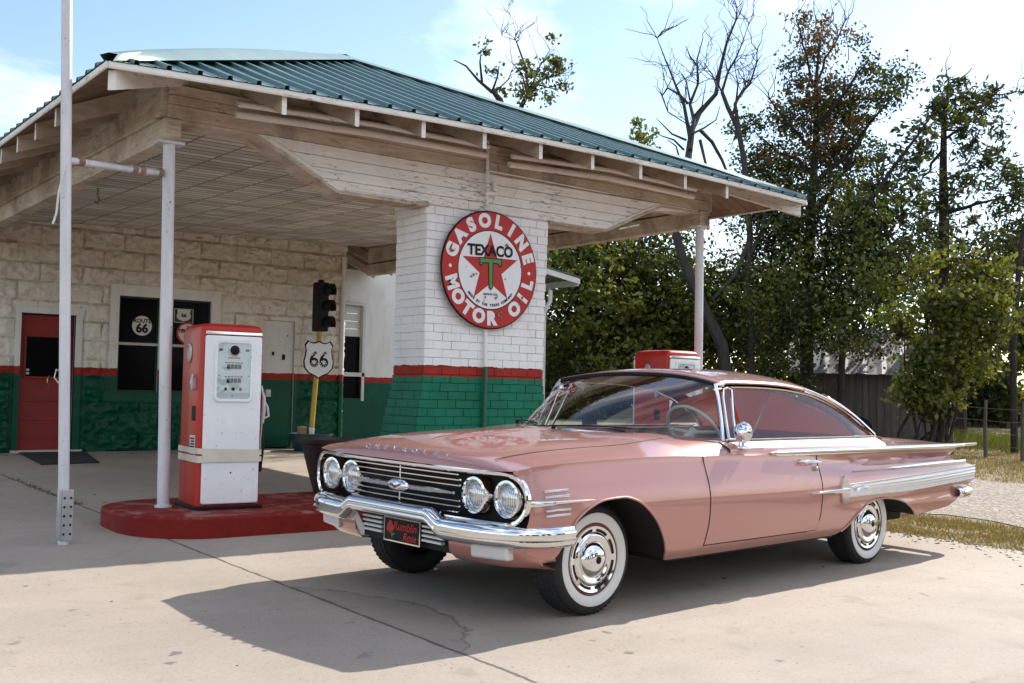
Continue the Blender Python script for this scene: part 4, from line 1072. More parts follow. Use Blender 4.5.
for q in ((-.17, .17, .340, .348), (-.17, .17, .474, .481), (-.17, -.162, .3485, .4735), (.162, .17, .3485, .4735)): mb.box(.674, .686, *q)
mb.build('plate_frame', M['chrome'], npl)
mb = MB()
for tx_, yy, zz, sz in (('Rumblin', .03, .432, .066), ('Rose', .075, .377, .062)):
    place(mb, glyph(tx_, sz, .001, .001), lambda a, b_, c_, yy=yy, zz=zz: (.6835 + c_, yy + a + b_ * .25, zz + b_))
mb.build('plate_lettering', M['sign_red'], npl, merge=False)
mb = MB()
for cy_, cz_, rr in ((-.115, .435, .026), (-.10, .415, .024), (-.125, .412, .022), (-.108, .446, .018)): mb.lathe([(rr, .0), (rr * .8, .003), (.0001, .004)], (.6825 + .0005 * len(mb.v) / 40, cy_, cz_), 'x', 14)
mb.build('plate_rose', M['sign_red'], npl, merge=False)
mb = MB(); mb.strip([(.6835, -.11, .40), (.6835, -.09, .36)], .005, .002, (0, 1, 0)); mb.prism([(.683, -.10, .385), (.683, -.065, .392), (.683, -.085, .372)], (.001, 0, 0)); mb.build('plate_leaf', M['sign_green'], npl)
# side brightwork
for s in (1, -1):
    xs_ = np.linspace(-1.57, -4.54, 30)
    mb = MB(); mb.strip([(x, s * (yc(x) + .006), .867 + .012 * sst(-4.0, -4.5, x)) for x in xs_], [.012 + .030 * sst(-1.57, -1.62, x) - .026 * sst(-3.9, -4.54, x) for x in xs_], .020, (0, 0, 1)); prt(mb, 'fin_moulding', M['chrome'], smooth=True)
    mb = MB(); xs_ = np.linspace(-2.42, -4.56, 24)
    def ztp(x): return .632 + (-2.42 - x) / 2.0 * .062
    def zbt(x): return .546 + .004 * sst(-2.4, -3.2, x) + .037 * sst(-3.2, -4.45, x)
    P = [[SP(x, zbt(x) + (ztp(x) - zbt(x)) * t_, .006 + .0025 * (i % 2), s) for i, t_ in enumerate((0, .12, .22, .32, .42, .52, .62, .74, .88, 1))] for x in xs_]
    mb.grid(P); prt(mb, 'side_panel_insert', M['satin'])
    mb = MB(); mb.strip([SP(x, ztp(x), .008, s) for x in xs_], .012, .012, (0, 0, 1)); mb.strip([SP(x, zbt(x), .008, s) for x in xs_], .012, .012, (0, 0, 1)); prt(mb, 'side_moulding', M['chrome'], smooth=True)
    mb = MB(); x2 = np.linspace(-2.55, -4.36, 16)
    mb.strip([SP(x, .722 + .012 * sst(-2.5, -4.3, x), .006, s) for x in x2], [.006 + .034 * sst(-2.5, -4.0, x) for x in x2], .014, (0, 0, 1)); prt(mb, 'tail_moulding', M['chrome'], smooth=True)
    mb = MB(); mb.strip([SP(x, .592 + .006 * (-1.95 - x), .012, s) for x in np.linspace(-1.95, -2.45, 8)], [.004, .010, .016, .022, .026, .028, .03, .03], .016, (0, 0, 1))
    mb.prism([SP(-2.33, .60, .004, s), SP(-2.385, .695, .004, s), SP(-2.41, .695, .004, s), SP(-2.46, .60, .004, s), SP(-2.43, .495, .004, s), SP(-2.39, .495, .004, s)], (0, s * .016, 0))
    prt(mb, 'side_spear', M['chrome'], smooth=True, angle=30)
    mb = MB()
    mb.tube([SP(-2.52, .592, .022, s), SP(-2.60, .612, .024, s), SP(-2.68, .607, .022, s)], [.006, .012, .005], 8); mb.tube([SP(-2.58, .603, .024, s), SP(-2.53, .58, .022, s)], [.006, .003], 6); mb.tube([SP(-2.66, .605, .024, s), SP(-2.72, .585, .022, s)], [.006, .003], 6); mb.tube([SP(-2.53, .60, .023, s), SP(-2.50, .622, .022, s), SP(-2.55, .632, .022, s)], [.005, .003, .002], 6)
    prt(mb, 'leaping_animal_badge', M['chrome'], smooth=True)
    mb = MB(); xs2 = np.linspace(.615, .165, 12); mb.strip([SP(x, .660 + .004 * sst(.6, .2, x), .008, s) for x in xs2], [.030 - .024 * k / 11 for k in range(12)], .016, (0, 0, 1)); prt(mb, 'front_spear', M['chrome'], smooth=True)
    for z0 in (.722, .694, .624, .598):
        mb = MB(); mb.strip([SP(.515, z0 - .002, .006, s), SP(.43, z0, .006, s), SP(.345, z0 + .002, .006, s)], .014, .012, (0, 0, 1)); prt(mb, 'wing_louvre', M['chrome'], bevel=.002)
    # handle
    mb = MB(); mb.tube([SP(-1.90, .806, .0, s), SP(-1.905, .806, .035, s), SP(-1.96, .806, .045, s), SP(-2.10, .80, .04, s)], [.012, .012, .012, .010], 8); mb.lathe([(.016, 0), (.016, s * .02), (.0001, s * .022)], SP(-2.07, .755, .0, s), 'y', 12)
    mb.build('door_handle', M['chrome'], doors[0 if s > 0 else 1], smooth=True)
# rear bumper
P = []
rp2 = [(-4.22, 1.0), (-4.35, 1.0), (-4.47, .985), (-4.55, .95), (-4.60, .88), (-4.62, .7), (-4.63, .4), (-4.63, 0)]; rp2 = rp2 + [(x, -y) for x, y in rp2[-2::-1]]
for i, (x, y) in enumerate(rp2):
    a, b_ = rp2[max(0, i - 1)], rp2[min(len(rp2) - 1, i + 1)]; t_ = Vector((b_[0] - a[0], b_[1] - a[1], 0)).normalized(); n_ = Vector((-t_.y, t_.x, 0)) * (-1 if (Vector((-t_.y, t_.x, 0)).dot(Vector((x + 2, y, 0))) < 0) else 1)
    P.append([tuple(Vector((x, y, 0.485 + .040 * q)) + n_ * d_) for d_, q in ((-.06, .9), (-.02, 1), (.008, .6), (.012, 0), (.008, -.6), (-.02, -1), (-.06, -.9))])
mb = MB(); mb.grid(P); prt(mb, 'rear_bumper', M['chrome'], smooth=True, angle=60, solid=.006)
# tail lamps
for y in (.62, .45, -.45, -.62):
    mb = MB(); mb.lathe([(.055, 0), (.06, -.03), (.05, -.045), (.0001, -.05)], (-4.535, y, .655), 'x', 20); prt(mb, 'tail_lamp', M['rim'], smooth=True)
# ---------------- cabin
rail = [(-1.30, .705, 1.312), (-1.45, .715, 1.322), (-1.7, .722, 1.324), (-2.0, .725, 1.316), (-2.3, .728, 1.290), (-2.55, .738, 1.238), (-2.75, .755, 1.172), (-2.92, .775, 1.097), (-3.06, .798, 1.018), (-3.17, .822, .945)]
ry = tab([(a, b_) for a, b_, _ in rail]); rz_ = tab([(a, c_) for a, _, c_ in rail])
zcr = tab([(-1.30, 1.375), (-1.45, 1.395), (-1.7, 1.405), (-2.0, 1.410), (-2.3, 1.400), (-2.55, 1.375), (-2.7, 1.345)])
ur = [1, .97, .93, .86, .75, .6, .4, .2, 0]; ur = ur + [-u_ for u_ in ur[-2::-1]]
P = []
rxs = np.linspace(-1.30, -2.66, 26)
for x in rxs:
    e = sst(-1.55, -1.30, x)
    P.append([(x - .075 * (1 - abs(u_) ** 2) * e - .06 * (1 - u_ * u_) * sst(-2.4, -2.66, x), ry(x) * u_, rz_(x) + (zcr(x) - rz_(x)) * (1 - abs(u_) ** 2.3)) for u_ in ur])
mb = MB(); mb.grid(P); roofo = prt(mb, 'roof', M['paint'], smooth=True, angle=60, solid=.012)
front_edge = P[0]; rear_edge = P[-1]
mb = MB(); mb.grid([[(a, b_ * .96, c_ - .035) for a, b_, c_ in r_] for r_ in P]); mb.build('headliner', M['headliner'], roofo, smooth=True)
mb = MB(); mb.strip([Vector(p) + Vector((.004, 0, -.012)) for p in front_edge], .026, .02, (0, 0, 1)); mb.build('windscreen_header', M['black'], roofo, smooth=True)
for s in (1, -1):
    mb = MB(); xs_ = np.linspace(-2.60, -3.17, 14)
    mb.grid([[(x, s * ry(x), rz_(x)), (x - .03, s * (ry(x) - .02), rz_(x) + .022), (x - .07, s * (ry(x) - .075), rz_(x) + .035), (x - .06, s * (ry(x) - .09), rz_(x) + .01)] for x in xs_]); prt(mb, 'rear_roof_pillar', M['paint'], smooth=True, solid=.008)
    xs_ = np.linspace(-1.29, -3.16, 34)
    mb = MB(); mb.strip([(-1.20, s * .843, .948), (-1.235, s * .80, 1.08), (-1.27, s * .745, 1.23)] + [(x, s * (ry(x) + .004), rz_(x) - .012) for x in (-1.29, -1.33, -1.37)], .028, .018, (1, 0, .6)); prt(mb, 'windscreen_pillar', M['chrome'], smooth=True)
    mb = MB(); mb.strip([(x, s * (ry(x) + .004), rz_(x) - .006) for x in np.linspace(-1.30, -2.32, 16)], .016, .016, (0, 0, 1)); prt(mb, 'drip_rail', M['paint'], smooth=True)
    mb = MB(); mb.strip([(x, s * (ry(x) + .006), rz_(x) - .006) for x in np.linspace(-2.30, -3.16, 16)], .026, .018, (0, 0, 1)); prt(mb, 'rear_pillar_moulding', M['chrome'], smooth=True)
    mb = MB(); xw = np.linspace(-1.44, -3.02, 26); mb.strip([(x, s * (ry(x + .0) + .004), rz_(x) - .034) for x in xw], .014, .014, (0, 0, 1)); mb.strip([(x, s * .852, .951) for x in np.linspace(-1.22, -3.12, 10)], .014, .016, (0, 0, 1)); prt(mb, 'window_moulding', M['chrome'], smooth=True)
    # vent pane with its frame
    vp = [(-1.275, s * .835, .955), (-1.30, s * .79, 1.08), (-1.325, s * .745, 1.22), (-1.345, s * .728, 1.275), (-1.40, s * .725, 1.284), (-1.435, s * .73, 1.27), (-1.39, s * .78, 1.1), (-1.35, s * .838, .955)]
    mb = MB(); mb.strip(vp + [vp[0]], .016, .016, (0, 1, 0)); vf = prt(mb, 'vent_window_frame', M['chrome'], smooth=True)
    mb = MB(); mb.add(vp, [tuple(range(8))]); mb.build('vent_pane', M['glass'], vf)
    mb = MB(); mb.grid([[(x, s * .842, .955), (x, s * (ry(x) + .842) / 2 + s * (0), (rz_(x) - .038 + .955) / 2), (x, s * ry(x), rz_(x) - .038)] if s > 0 else [(x, -.842, .955), (x, -(ry(x) + .842) / 2, (rz_(x) - .038 + .955) / 2), (x, -ry(x), rz_(x) - .038)] for x in np.linspace(-1.44, -3.02, 20)])
    prt(mb, 'side_window', M['glass'], smooth=True)
# added far-side blind, put in to give the far window a red tone
mb = MB(); mb.grid([[(x, -.80 + .004 * math.sin(x * 30), .97), (x, -(ry(x) + .80) / 2 + .03 + .006 * math.sin(x * 25), (rz_(x) + .90) / 2), (x, -ry(x) + .05, rz_(x) - .06)] for x in np.linspace(-2.62, -3.02, 14)]); prt(mb, 'added_side_sheet', M['red_sheet'], smooth=True)
mb = MB(); mb.tube([(-2.02, .50, .96), (-2.30, .46, 1.27)], .006, 6); prt(mb, 'added_pale_line', M['ivory'])  # made-up rod standing in for a pale diagonal line across the window
# windscreen
ws = [(y, xcowl(y), .992 - .046 * (abs(y) / .84) ** 2) for y in np.linspace(-.84, .84, 25)]
P = []
for k, (y, x, z) in enumerate(ws):
    u_ = y / .84; tpx = -1.30 - .075 * (1 - abs(u_) ** 2); tp = Vector((tpx + .004, .705 * u_, 1.312 + (1.375 - 1.312) * (1 - abs(u_) ** 2.3) - .014)); b_ = Vector((x, y, z)); c_ = []
    for t_ in (0, .2, .4, .6, .8, 1): c_.append(b_.lerp(tp, t_) + Vector((.03 * math.sin(math.pi * t_), 0, .035 * math.sin(math.pi * t_))))
    P.append(c_)
mb = MB(); mb.grid(P); prt(mb, 'windscreen', M['glass'], smooth=True)
mb = MB(); mb.strip([(x + .012, y, z - .004) for y, x, z in ws], .022, .014, (1, 0, 0)); prt(mb, 'windscreen_moulding', M['chrome'], smooth=True)
mb = MB(); mb.strip([(x + .055, y * .97, z - .010) for y, x, z in ws[2:-2]], .055, .012, (1, 0, 0)); prt(mb, 'cowl_vent', M['black'])
for y0 in (.05, -.62):
    mb = MB(); mb.tube([(xcowl(y0) + .03, y0, 1.008), (xcowl(y0 + .22) - .03, y0 + .22, 1.018), (xcowl(y0 + .46) + .0, y0 + .46, 1.012)], .0045, 6); mb.tube([(xcowl(y0) + .05, y0, .985), (xcowl(y0) + .05, y0, 1.012)], .014, 8); prt(mb, 'wiper', M['black'])
# rear window
P = []
for k, p in enumerate(rear_edge):
    u_ = ur[k]; a = Vector(p) + Vector((0, 0, -.01)); a.y *= .93; b_ = Vector((-3.16 - .22 * (1 - u_ * u_), .80 * u_, .945)); P.append([tuple(a.lerp(b_, t_) + Vector((-.05, 0, .05)) * math.sin(math.pi * t_)) for t_ in (0, .25, .5, .75, 1)])
mb = MB(); mb.grid(P); prt(mb, 'rear_window', M['glass'], smooth=True)
mb = MB(); mb.grid([[tuple(Vector(q) + Vector((.07, 0, -.06))) for q in r_] for r_ in P]); mb.v = [(a, b_ * .93, c_) for a, b_, c_ in mb.v]; prt(mb, 'added_rear_sheet', M['red_sheet'], smooth=True)  # red sheet added inside the rear window for its tone
# inside: dash, wheel, seats, inner sides
mb = MB(); mb.grid([[(xcowl(y) - .01, y, .945), (xcowl(y) - .3, y * .98, .955), (min(xcowl(y) - .32, -1.32), y * .98, .93), (min(xcowl(y) - .32, -1.32), y * .98, .70)] for y in np.linspace(-.83, .83, 15)]); prt(mb, 'dashboard', M['dark_void'], smooth=True)
mb = MB(); c0 = Vector((-1.50, .38, .985)); ax = Vector((-.80, 0, .60)).normalized(); e1 = Vector((0, 1, 0)); e2 = ax.cross(e1)
mb.tube([c0 + e1 * .205 * math.cos(q) + e2 * .205 * math.sin(q) for q in np.linspace(0, 2 * math.pi, 37)], .012, 8, cap=False); mb.tube([c0 + e1 * .2, c0 - ax * .02, c0 - e1 * .2], .012, 6); mb.tube([c0, c0 - ax * .5], .03, 8)
prt(mb, 'steering_wheel', M['ivory'], smooth=True)
for x0, zt in ((-2.02, .93), (-2.95, .95)):
    mb = MB(); mb.hexa([(x0 + .02, -.72, .45), (x0 + .14, -.72, .45), (x0 + .14, .72, .45), (x0 + .02, .72, .45)], [(x0 - .10, -.70, zt), (x0 + .02, -.70, zt), (x0 + .02, .70, zt), (x0 - .10, .70, zt)]); sb = prt(mb, 'bench_seat', M['cloth'], bevel=.04, seg=3)
    mb = MB(); mb.box(x0 + .15, x0 + .62, -.72, .72, .40, .58); mb.build('seat_cushion', M['cloth'], sb, bevel=.05, seg=3)
for s in (1, -1):
    mb = MB(); mb.box(-3.0, -1.25, s * .80 - .02, s * .80 + .02, .30, .935); prt(mb, 'door_card', M['cloth'])
mb = MB(); mb.box(-3.35, -2.95, -.78, .78, .92, .94); prt(mb, 'parcel_shelf', M['headliner'])
# door mirror on the near door
mb = MB(); mb.lathe([(.055, 0), (.05, .008), (.022, .016), (.018, .05), (.015, .075)], (-1.30, .915, .905), 'z', 16); mb.lathe([(.0001, -.012), (.04, -.010), (.064, 0), (.070, .012), (.060, .035), (.035, .052), (.0001, .058)], (-1.312, .925, 1.005), 'x', 24)
prt(mb, 'door_mirror', M['chrome'], smooth=True)
# ================================================================== petrol pumps
def rrect(w, d, r_, n=5, cx_=0, cy_=0):
    p = []
    for sx_, sy_, a0 in ((1, 1, 0), (-1, 1, 90), (-1, -1, 180), (1, -1, 270)):
        for k in range(n + 1):
            t_ = R(a0 + 90 * k / n); p.append((cx_ + sx_ * (w / 2 - r_) + r_ * math.cos(t_), cy_ + sy_ * (d / 2 - r_) + r_ * math.sin(t_)))
    return p
pump = thing('gas_pump', 'red and white petrol pump with cream tape round it, at the rounded island end', 'petrol pump', (.455, -.095, .165), R(-5), 'petrol pumps on the red island')
PW, PD = .528, .58
mb = MB(); P = []
for z, k in ((.03, 1.0), (1.42, .99), (1.462, .982), (1.490, .96), (1.508, .915), (1.519, .82), (1.526, .62), (1.529, .4)):
    P.append([(x * k, y * k, z) for x, y in rrect(PW, PD, .055)]); P[-1].append(P[-1][0])
mb.grid(P); mb.add([p for p in P[-1][:-1]], [tuple(range(len(P[-1]) - 1))])
bodyp = mb.build('body', M['red'], pump, smooth=True, angle=50)
mb = MB(); mb.prism([(x, y, .0) for x, y in rrect(PW + .05, PD + .06, .05)], (0, 0, .032)); mb.build('base', M['black'], pump, bevel=.006)
for sg in (-1, 1):
    yf = sg * PD / 2
    mb = MB(); Pp = []
    mb.prism([(x, yf + sg * .001 - (0 if sg < 0 else 0), z) for x, z in [(a, b_ + .735) for a, b_ in rrect(.474, 1.375, .02)]], (0, sg * .022, 0))
    dr = mb.build('door_panel', M['white'], pump, bevel=.008)
    mb = MB(); mb.box(-.235, .235, yf + sg * .026 if sg < 0 else yf + .001, yf - .001 if sg < 0 else yf + .026, 1.430, 1.456); mb.build('chrome_band', M['chrome'], pump, bevel=.006)
    # dial window
    y0 = yf + sg * .0235
    def ybox(mb, x0, x1, z0, z1, d0, d1): mb.box(x0, x1, min(y0 + sg * d0, y0 + sg * d1), max(y0 + sg * d0, y0 + sg * d1), z0, z1)
    mb = MB(); o1 = rrect(.330, .515, .045, cy_=1.135); o2 = rrect(.278, .460, .03, cy_=1.135); n_ = len(o1)
    V_ = [(a, y0, b_) for a, b_ in o1] + [(a * .97, y0 + sg * .016, (b_ - 1.135) * .98 + 1.135) for a, b_ in o1] + [(a, y0 + sg * .014, b_) for a, b_ in o2] + [(a, y0 + sg * .001, b_) for a, b_ in o2]
    F_ = []
    for l in range(3):
        for i in range(n_): F_.append((l * n_ + i, l * n_ + (i + 1) % n_, (l + 1) * n_ + (i + 1) % n_, (l + 1) * n_ + i))
    mb.add(V_, F_); fr_ = mb.build('dial_frame', M['white'], dr, smooth=True, angle=40)
    mb = MB(); mb.prism([(a, y0 + sg * .0005, b_) for a, b_ in o2], (0, sg * .002, 0)); mb.build('dial_face', M['bluegrey'], dr)
    mb = MB()
    for zc_, zt_ in ((1.170, 1), (1.055, 1)):
        for k in range(4): ybox(mb, -.058 + k * .031, -.058 + k * .031 + .026, zc_ - .018, zc_ + .018, .003, .006)
        for k in range(6): ybox(mb, -.075 + k * .026, -.075 + k * .026 + .018, zc_ + .027, zc_ + .035, .003, .0045)
    for k in range(3): ybox(mb, -.075 + k * .062, -.053 + k * .062, .972, .998, .003, .006)
    ybox(mb, -.125, -.117, 1.09, 1.098, .003, .006); ybox(mb, .12, .128, 1.09, 1.098, .003, .006); ybox(mb, -.012, -.004, .925, .933, .003, .006)
    mb.build('counter_wheel', M['black'], dr)
    mb = MB(); mb.lathe([(.052, 0), (.052, sg * .006), (.042, sg * .012), (.0001, sg * .014)], (0, y0 + sg * .003, 1.305), 'y', 24); mb.build('flow_glass', M['zinc'], dr, smooth=True)
    mb = MB(); mb.lathe([(.040, 0), (.03, sg * .006), (.0001, sg * .008)], (0, y0 + sg * .0165, 1.305), 'y', 20); mb.build('flow_rotor', M['black'], dr, smooth=True)
    mb = MB(); ybox(mb, -.125, -.095, 1.297, 1.315, .003, .0045); ybox(mb, .095, .125, 1.297, 1.315, .003, .0045); mb.build('dial_print', M['black'], dr)
    mb = MB(); ybox(mb, -.05, .05, 1.236, 1.246, .003, .0045); mb.build('red_script', M['red'], dr)
    mb = MB(); mb.prism([(a, y0 + sg * .011, b_) for a, b_ in o2], (0, sg * .0015, 0)); mb.build('dial_glass', M['dialglass'], dr)
    mb = MB(); mb.lathe([(.008, 0), (.0001, sg * .006)], (0, y0, .30), 'y', 10); mb.build('lock', M['black'], dr)
for sg in (-1, 1):
    xs_ = sg * PW / 2
    mb = MB(); mb.lathe([(.001, sg * .004), (.05, sg * .006), (.055, sg * .012), (.065, sg * .010), (.07, 0)], (xs_, .04, 1.28), 'x', 24); mb.v = [(a, (b_ - .04) * .78 + .04, (c_ - 1.28) * 1.25 + 1.28) for a, b_, c_ in mb.v]; mb.build('side_sight_glass', M['zinc'], pump, smooth=True)
mb = MB(); mb.box(-PW / 2 - .030, -PW / 2 + .01, -.15, -.11, .98, 1.07); mb.tube([(-PW / 2 - .015, -.13, 1.10), (-PW / 2 - .03, -.13, 1.03), (-PW / 2 - .015, -.13, .97)], .012, 8); mb.build('crank', M['zinc'], pump, bevel=.004)
mb = MB(); mb.box(-PW / 2 - .004, -PW / 2 + .003, -.19, -.05, .42, .60); stk = mb.build('side_notice', M['sticker'], pump)
mb = MB()
for k in range(7): mb.box(-PW / 2 - .0055, -PW / 2 - .0042, -.18, -.06 - (k % 3) * .015, .435 + k * .022, .447 + k * .022)
mb.box(-PW / 2 - .004, -PW / 2 + .003, -.17, -.08, .72, .84); mb.build('notice_print', M['black'], stk)
# hose and nozzle on the right-hand side
mb = MB(); x_ = PW / 2
mb.tube([(x_ - .005, .05, .80), (x_ + .07, -.04, .72), (x_ + .075, -.10, .50), (x_ + .07, -.06, .30), (x_ + .06, .06, .22), (x_ + .07, .16, .45), (x_ + .06, .12, .75)], .018, 10); mb.build('hose', M['black'], pump, smooth=True)
mb = MB(); mb.tube([(x_ + .03, -.16, .98), (x_ + .05, -.16, .92), (x_ + .05, -.16, .80), (x_ + .04, -.16, .70)], [.014, .02, .024, .02], 10); mb.tube([(x_ + .05, -.16, .90), (x_ + .085, -.16, .84), (x_ + .10, -.16, .76), (x_ + .06, -.16, .74)], [.008, .012, .014, .010], 8); mb.tube([(x_ + .03, -.16, .98), (x_ + .03, -.16, 1.02)], [.02, .006], 8); mb.tube([(x_ + .04, -.16, .70), (x_ + .035, -.15, .56), (x_ + .045, -.13, .48)], .010, 8)
mb.box(x_ - .01, x_ + .02, -.20, -.12, .50, .53); mb.build('nozzle', M['zinc'], pump, smooth=True)
pump2 = dup(pump, (5.93, .02, .165), R(-2), 'red petrol pump by the far canopy post, mostly hidden behind the car roof', 'petrol pumps on the red island')
# cream tape only on the near one (added after copying)
mb = MB()
for z0, w in ((.442, .055), (.377, .05)):
    o1 = rrect(PW + .012, PD + .058, .05); P = []
    for zz in (z0, z0 + w): P.append([(x, y, zz + .012 * math.sin(x * 3 + zz * 20)) for x, y in o1] + [(o1[0][0], o1[0][1], zz + .012 * math.sin(o1[0][0] * 3 + zz * 20))])
    mb.grid(P)
o1 = rrect(.535, .04, .01)
mb.box(-.237, .237, -PD / 2 - .0325, -PD / 2 - .0295, .387, .482)
mb.build('tape', M['tape'], pump)

# ================================================================== tall pole at the left
tp = thing('tall_pole', 'tall thin grey pole at the left, strapped at its foot and braced to the canopy', 'pole', (-.917, -.606, gz(-.606)))
OFF = tuple(tp.location)
mb = MB(); mb.tube([(-.917, -.606, -.02), (-.978, -.606, 2.0), (-1.045, -.606, 4.1), (-1.105, -.606, 6.2)], .0385, 18); mb.build('shaft', M['steel'], tp, smooth=True, off=OFF)
mb = MB(); mb.box(-.952, -.872, -.662, -.647, .035, .40); mb.box(-.962, -.953, -.66, -.56, .035, .40)
pl_ = mb.build('strap_plate', M['zinc'], tp, off=OFF, bevel=.003)
mb = MB()
for k in range(5):
    for q in (-.935, -.890): mb.lathe([(.009, -.004), (.006, -.009), (.0001, -.010)], (q, -.6615, .08 + k * .065), 'y', 8)
mb.build('bolt', M['black'], pl_, off=OFF)
mb = MB(); mb.tube([(-.917, -.606, -.03), (-.919, -.606, .05)], .028, 10); mb.build('root', M['rust'], tp, off=OFF)
mb = MB(); a = Vector((-1.005, -.606, 2.81)); b_ = Vector((-.045, -.0, 2.935)); mb.tube([a, a.lerp(b_, .5) + Vector((0, 0, -.006)), b_], .026, 10)
br = mb.build('brace_pipe', M['steel'], tp, smooth=True, off=OFF)
mb = MB()
for t_ in (.10, .62, .70, .90): mb.tube([a.lerp(b_, t_), a.lerp(b_, t_ + .045)], .036, 12)
mb.build('coupling', M['rust'], br, smooth=True, off=OFF)
mb = MB(); mb.tube([(-1.02, -.65, 2.75), (-1.06, -.66, 2.55), (-1.07, -.66, 2.4), (-1.09, -.655, 2.32)], .008, 6); mb.build('loose_wire', M['offwhite'], tp, off=OFF)
mb = MB(); mb.tube([(-.985, -.606, 1.25), (-1.02, -.63, 1.27), (-1.035, -.64, 1.21), (-1.0, -.63, 1.17)], .0045, 6); mb.build('cleat', M['sash'], tp, off=OFF)

# ================================================================== big round sign on the column
SC_ = Vector((3.275, -.055, 2.405)); SRr = .605
sg = thing('round_sign', 'big round red and white motor oil sign with a star, on the brick column', 'sign', SC_)
tilt = R(1.5)
def sp(u, v, d=0.0):
    c_, s_ = math.cos(tilt), math.sin(tilt); u2, v2 = u * c_ - v * s_, u * s_ + v * c_
    return (u2 * SRr, -.02 - d, v2 * SRr)
def disc(mb, r0, r1, d, seg=64):
    P = [[sp(r_ * math.cos(2 * math.pi * k / seg), r_ * math.sin(2 * math.pi * k / seg), d) for k in range(seg + 1)] for r_ in (r0, r1)]
    mb.grid(P)
mb = MB(); mb.lathe([(.0001, .0), (SRr * .99, .0), (SRr, -.008), (SRr * .99, -.0195), (.0001, -.0195)], (0, 0, 0), 'y', 72); mb.build('rim_plate', M['black'], sg, smooth=True, angle=30)
mb = MB(); disc(mb, .0, .655, .0018); mb.build('white_field', M['sign_white'], sg)
mb = MB(); disc(mb, .672, .975, .0018); mb.build('red_ring', M['sign_red'], sg)
star = [(.60 * (1 if k % 2 == 0 else .40) * math.cos(math.pi / 2 + k * math.pi / 5), .60 * (1 if k % 2 == 0 else .40) * math.sin(math.pi / 2 + k * math.pi / 5) + .015) for k in range(10)]
mb = MB(); mb.prism([sp(u, v, .003) for u, v in star], (0, -.0008, 0)); mb.build('star', M['sign_red'], sg)
mb = MB()
def poly(pts, d): mb.prism([sp(u, v, d) for u, v in pts], (0, -.0008, 0))
poly([(-.235, .20), (.235, .20), (.235, .07), (.19, .05), (.16, .10), (.055, .11), (.045, -.30), (0, -.345), (-.045, -.30), (-.055, .11), (-.16, .10), (-.19, .05), (-.235, .07)], .0052)
mb.build('tee_outline', M['black'], sg)
mb = MB()
poly([(-.215, .185), (.215, .185), (.215, .085), (.195, .075), (.17, .118), (.036, .128), (.028, -.295), (0, -.32), (-.028, -.295), (-.036, .128), (-.17, .118), (-.195, .075), (-.215, .085)], .0066)
mb.build('letter_tee', M['sign_green'], sg)
mb = MB(); gl = glyph('TEXACO', .32, .0006, .011)
wv = max(p[0] for p in gl[0]) - min(p[0] for p in gl[0]); mb.add([sp(p[0] * .94 / wv, .315 + p[1] * .78, .0082 + p[2]) for p in gl[0]], gl[1])
for p_ in (): pass
mb.build('name_lettering', M['black'], sg, merge=False)
def arc(txt, r_, a0, a1, size, bold, top, d, mb, sx_=1.0):
    n_ = len(txt)
    for k, ch in enumerate(txt):
        if ch == ' ': continue
        a = R(a0 + (a1 - a0) * k / (n_ - 1)); rot = a - math.pi / 2 if top else a + math.pi / 2
        g_ = glyph(ch, size, .0006, bold)
        mb.add([sp(r_ * math.cos(a) + (p[0] * sx_ * math.cos(rot) - p[1] * math.sin(rot)), r_ * math.sin(a) + (p[0] * sx_ * math.sin(rot) + p[1] * math.cos(rot)), d + p[2]) for p in g_[0]], g_[1])
mb = MB(); arc('GASOLINE', .822, 159, 17, .30, .020, True, .0034, mb); arc('MOTOR OIL', .822, 197, 345, .30, .020, False, .0034, mb)
for a in (178, -1): 
    c_ = (.82 * math.cos(R(a)), .82 * math.sin(R(a))); poly([(c_[0] + .03 * math.cos(k * math.pi / 6), c_[1] + .03 * math.sin(k * math.pi / 6)) for k in range(12)], .0034)
mb.build('ring_lettering', M['sign_white'], sg, merge=False)
mb = MB(); arc('MADE BY THE TEXAS COMPANY', .595, 222, 318, .058, .003, False, .0034, mb); mb.build('small_print', M['black'], sg, merge=False); mb = MB(); gl = glyph('MADE IN U.S.A.', .045, .0004, .002); mb.add([sp(p[0], -.41 + p[1], .0034) for p in gl[0]], gl[1])
mb.build('small_print', M['black'], sg, merge=False)
mb = MB()
for u, v, r_ in ((.33, .44, .028), (.36, .43, .018), (.41, .40, .014), (-.36, -.10, .03), (-.40, -.13, .024), (-.30, -.08, .018), (-.12, -.46, .022), (.10, -.47, .022), (.13, -.45, .016), (.30, -.14, .016), (-.14, -.52, .014), (.17, -.75, .05), (.20, -.72, .03), (.67, -.44, .025), (.64, -.50, .03), (.60, -.55, .02), (-.80, .27, .03), (-.83, .30, .02), (-.24, .14, .014), (.63, .10, .012), (-.5, .02, .01), (.0, -.13, .012)):
    poly([(u + r_ * random.uniform(.6, 1.2) * math.cos(k * math.pi / 4), v + r_ * random.uniform(.6, 1.2) * math.sin(k * math.pi / 4)) for k in range(8)], .0105)
mb.build('rust_chip', M['rust'], sg)

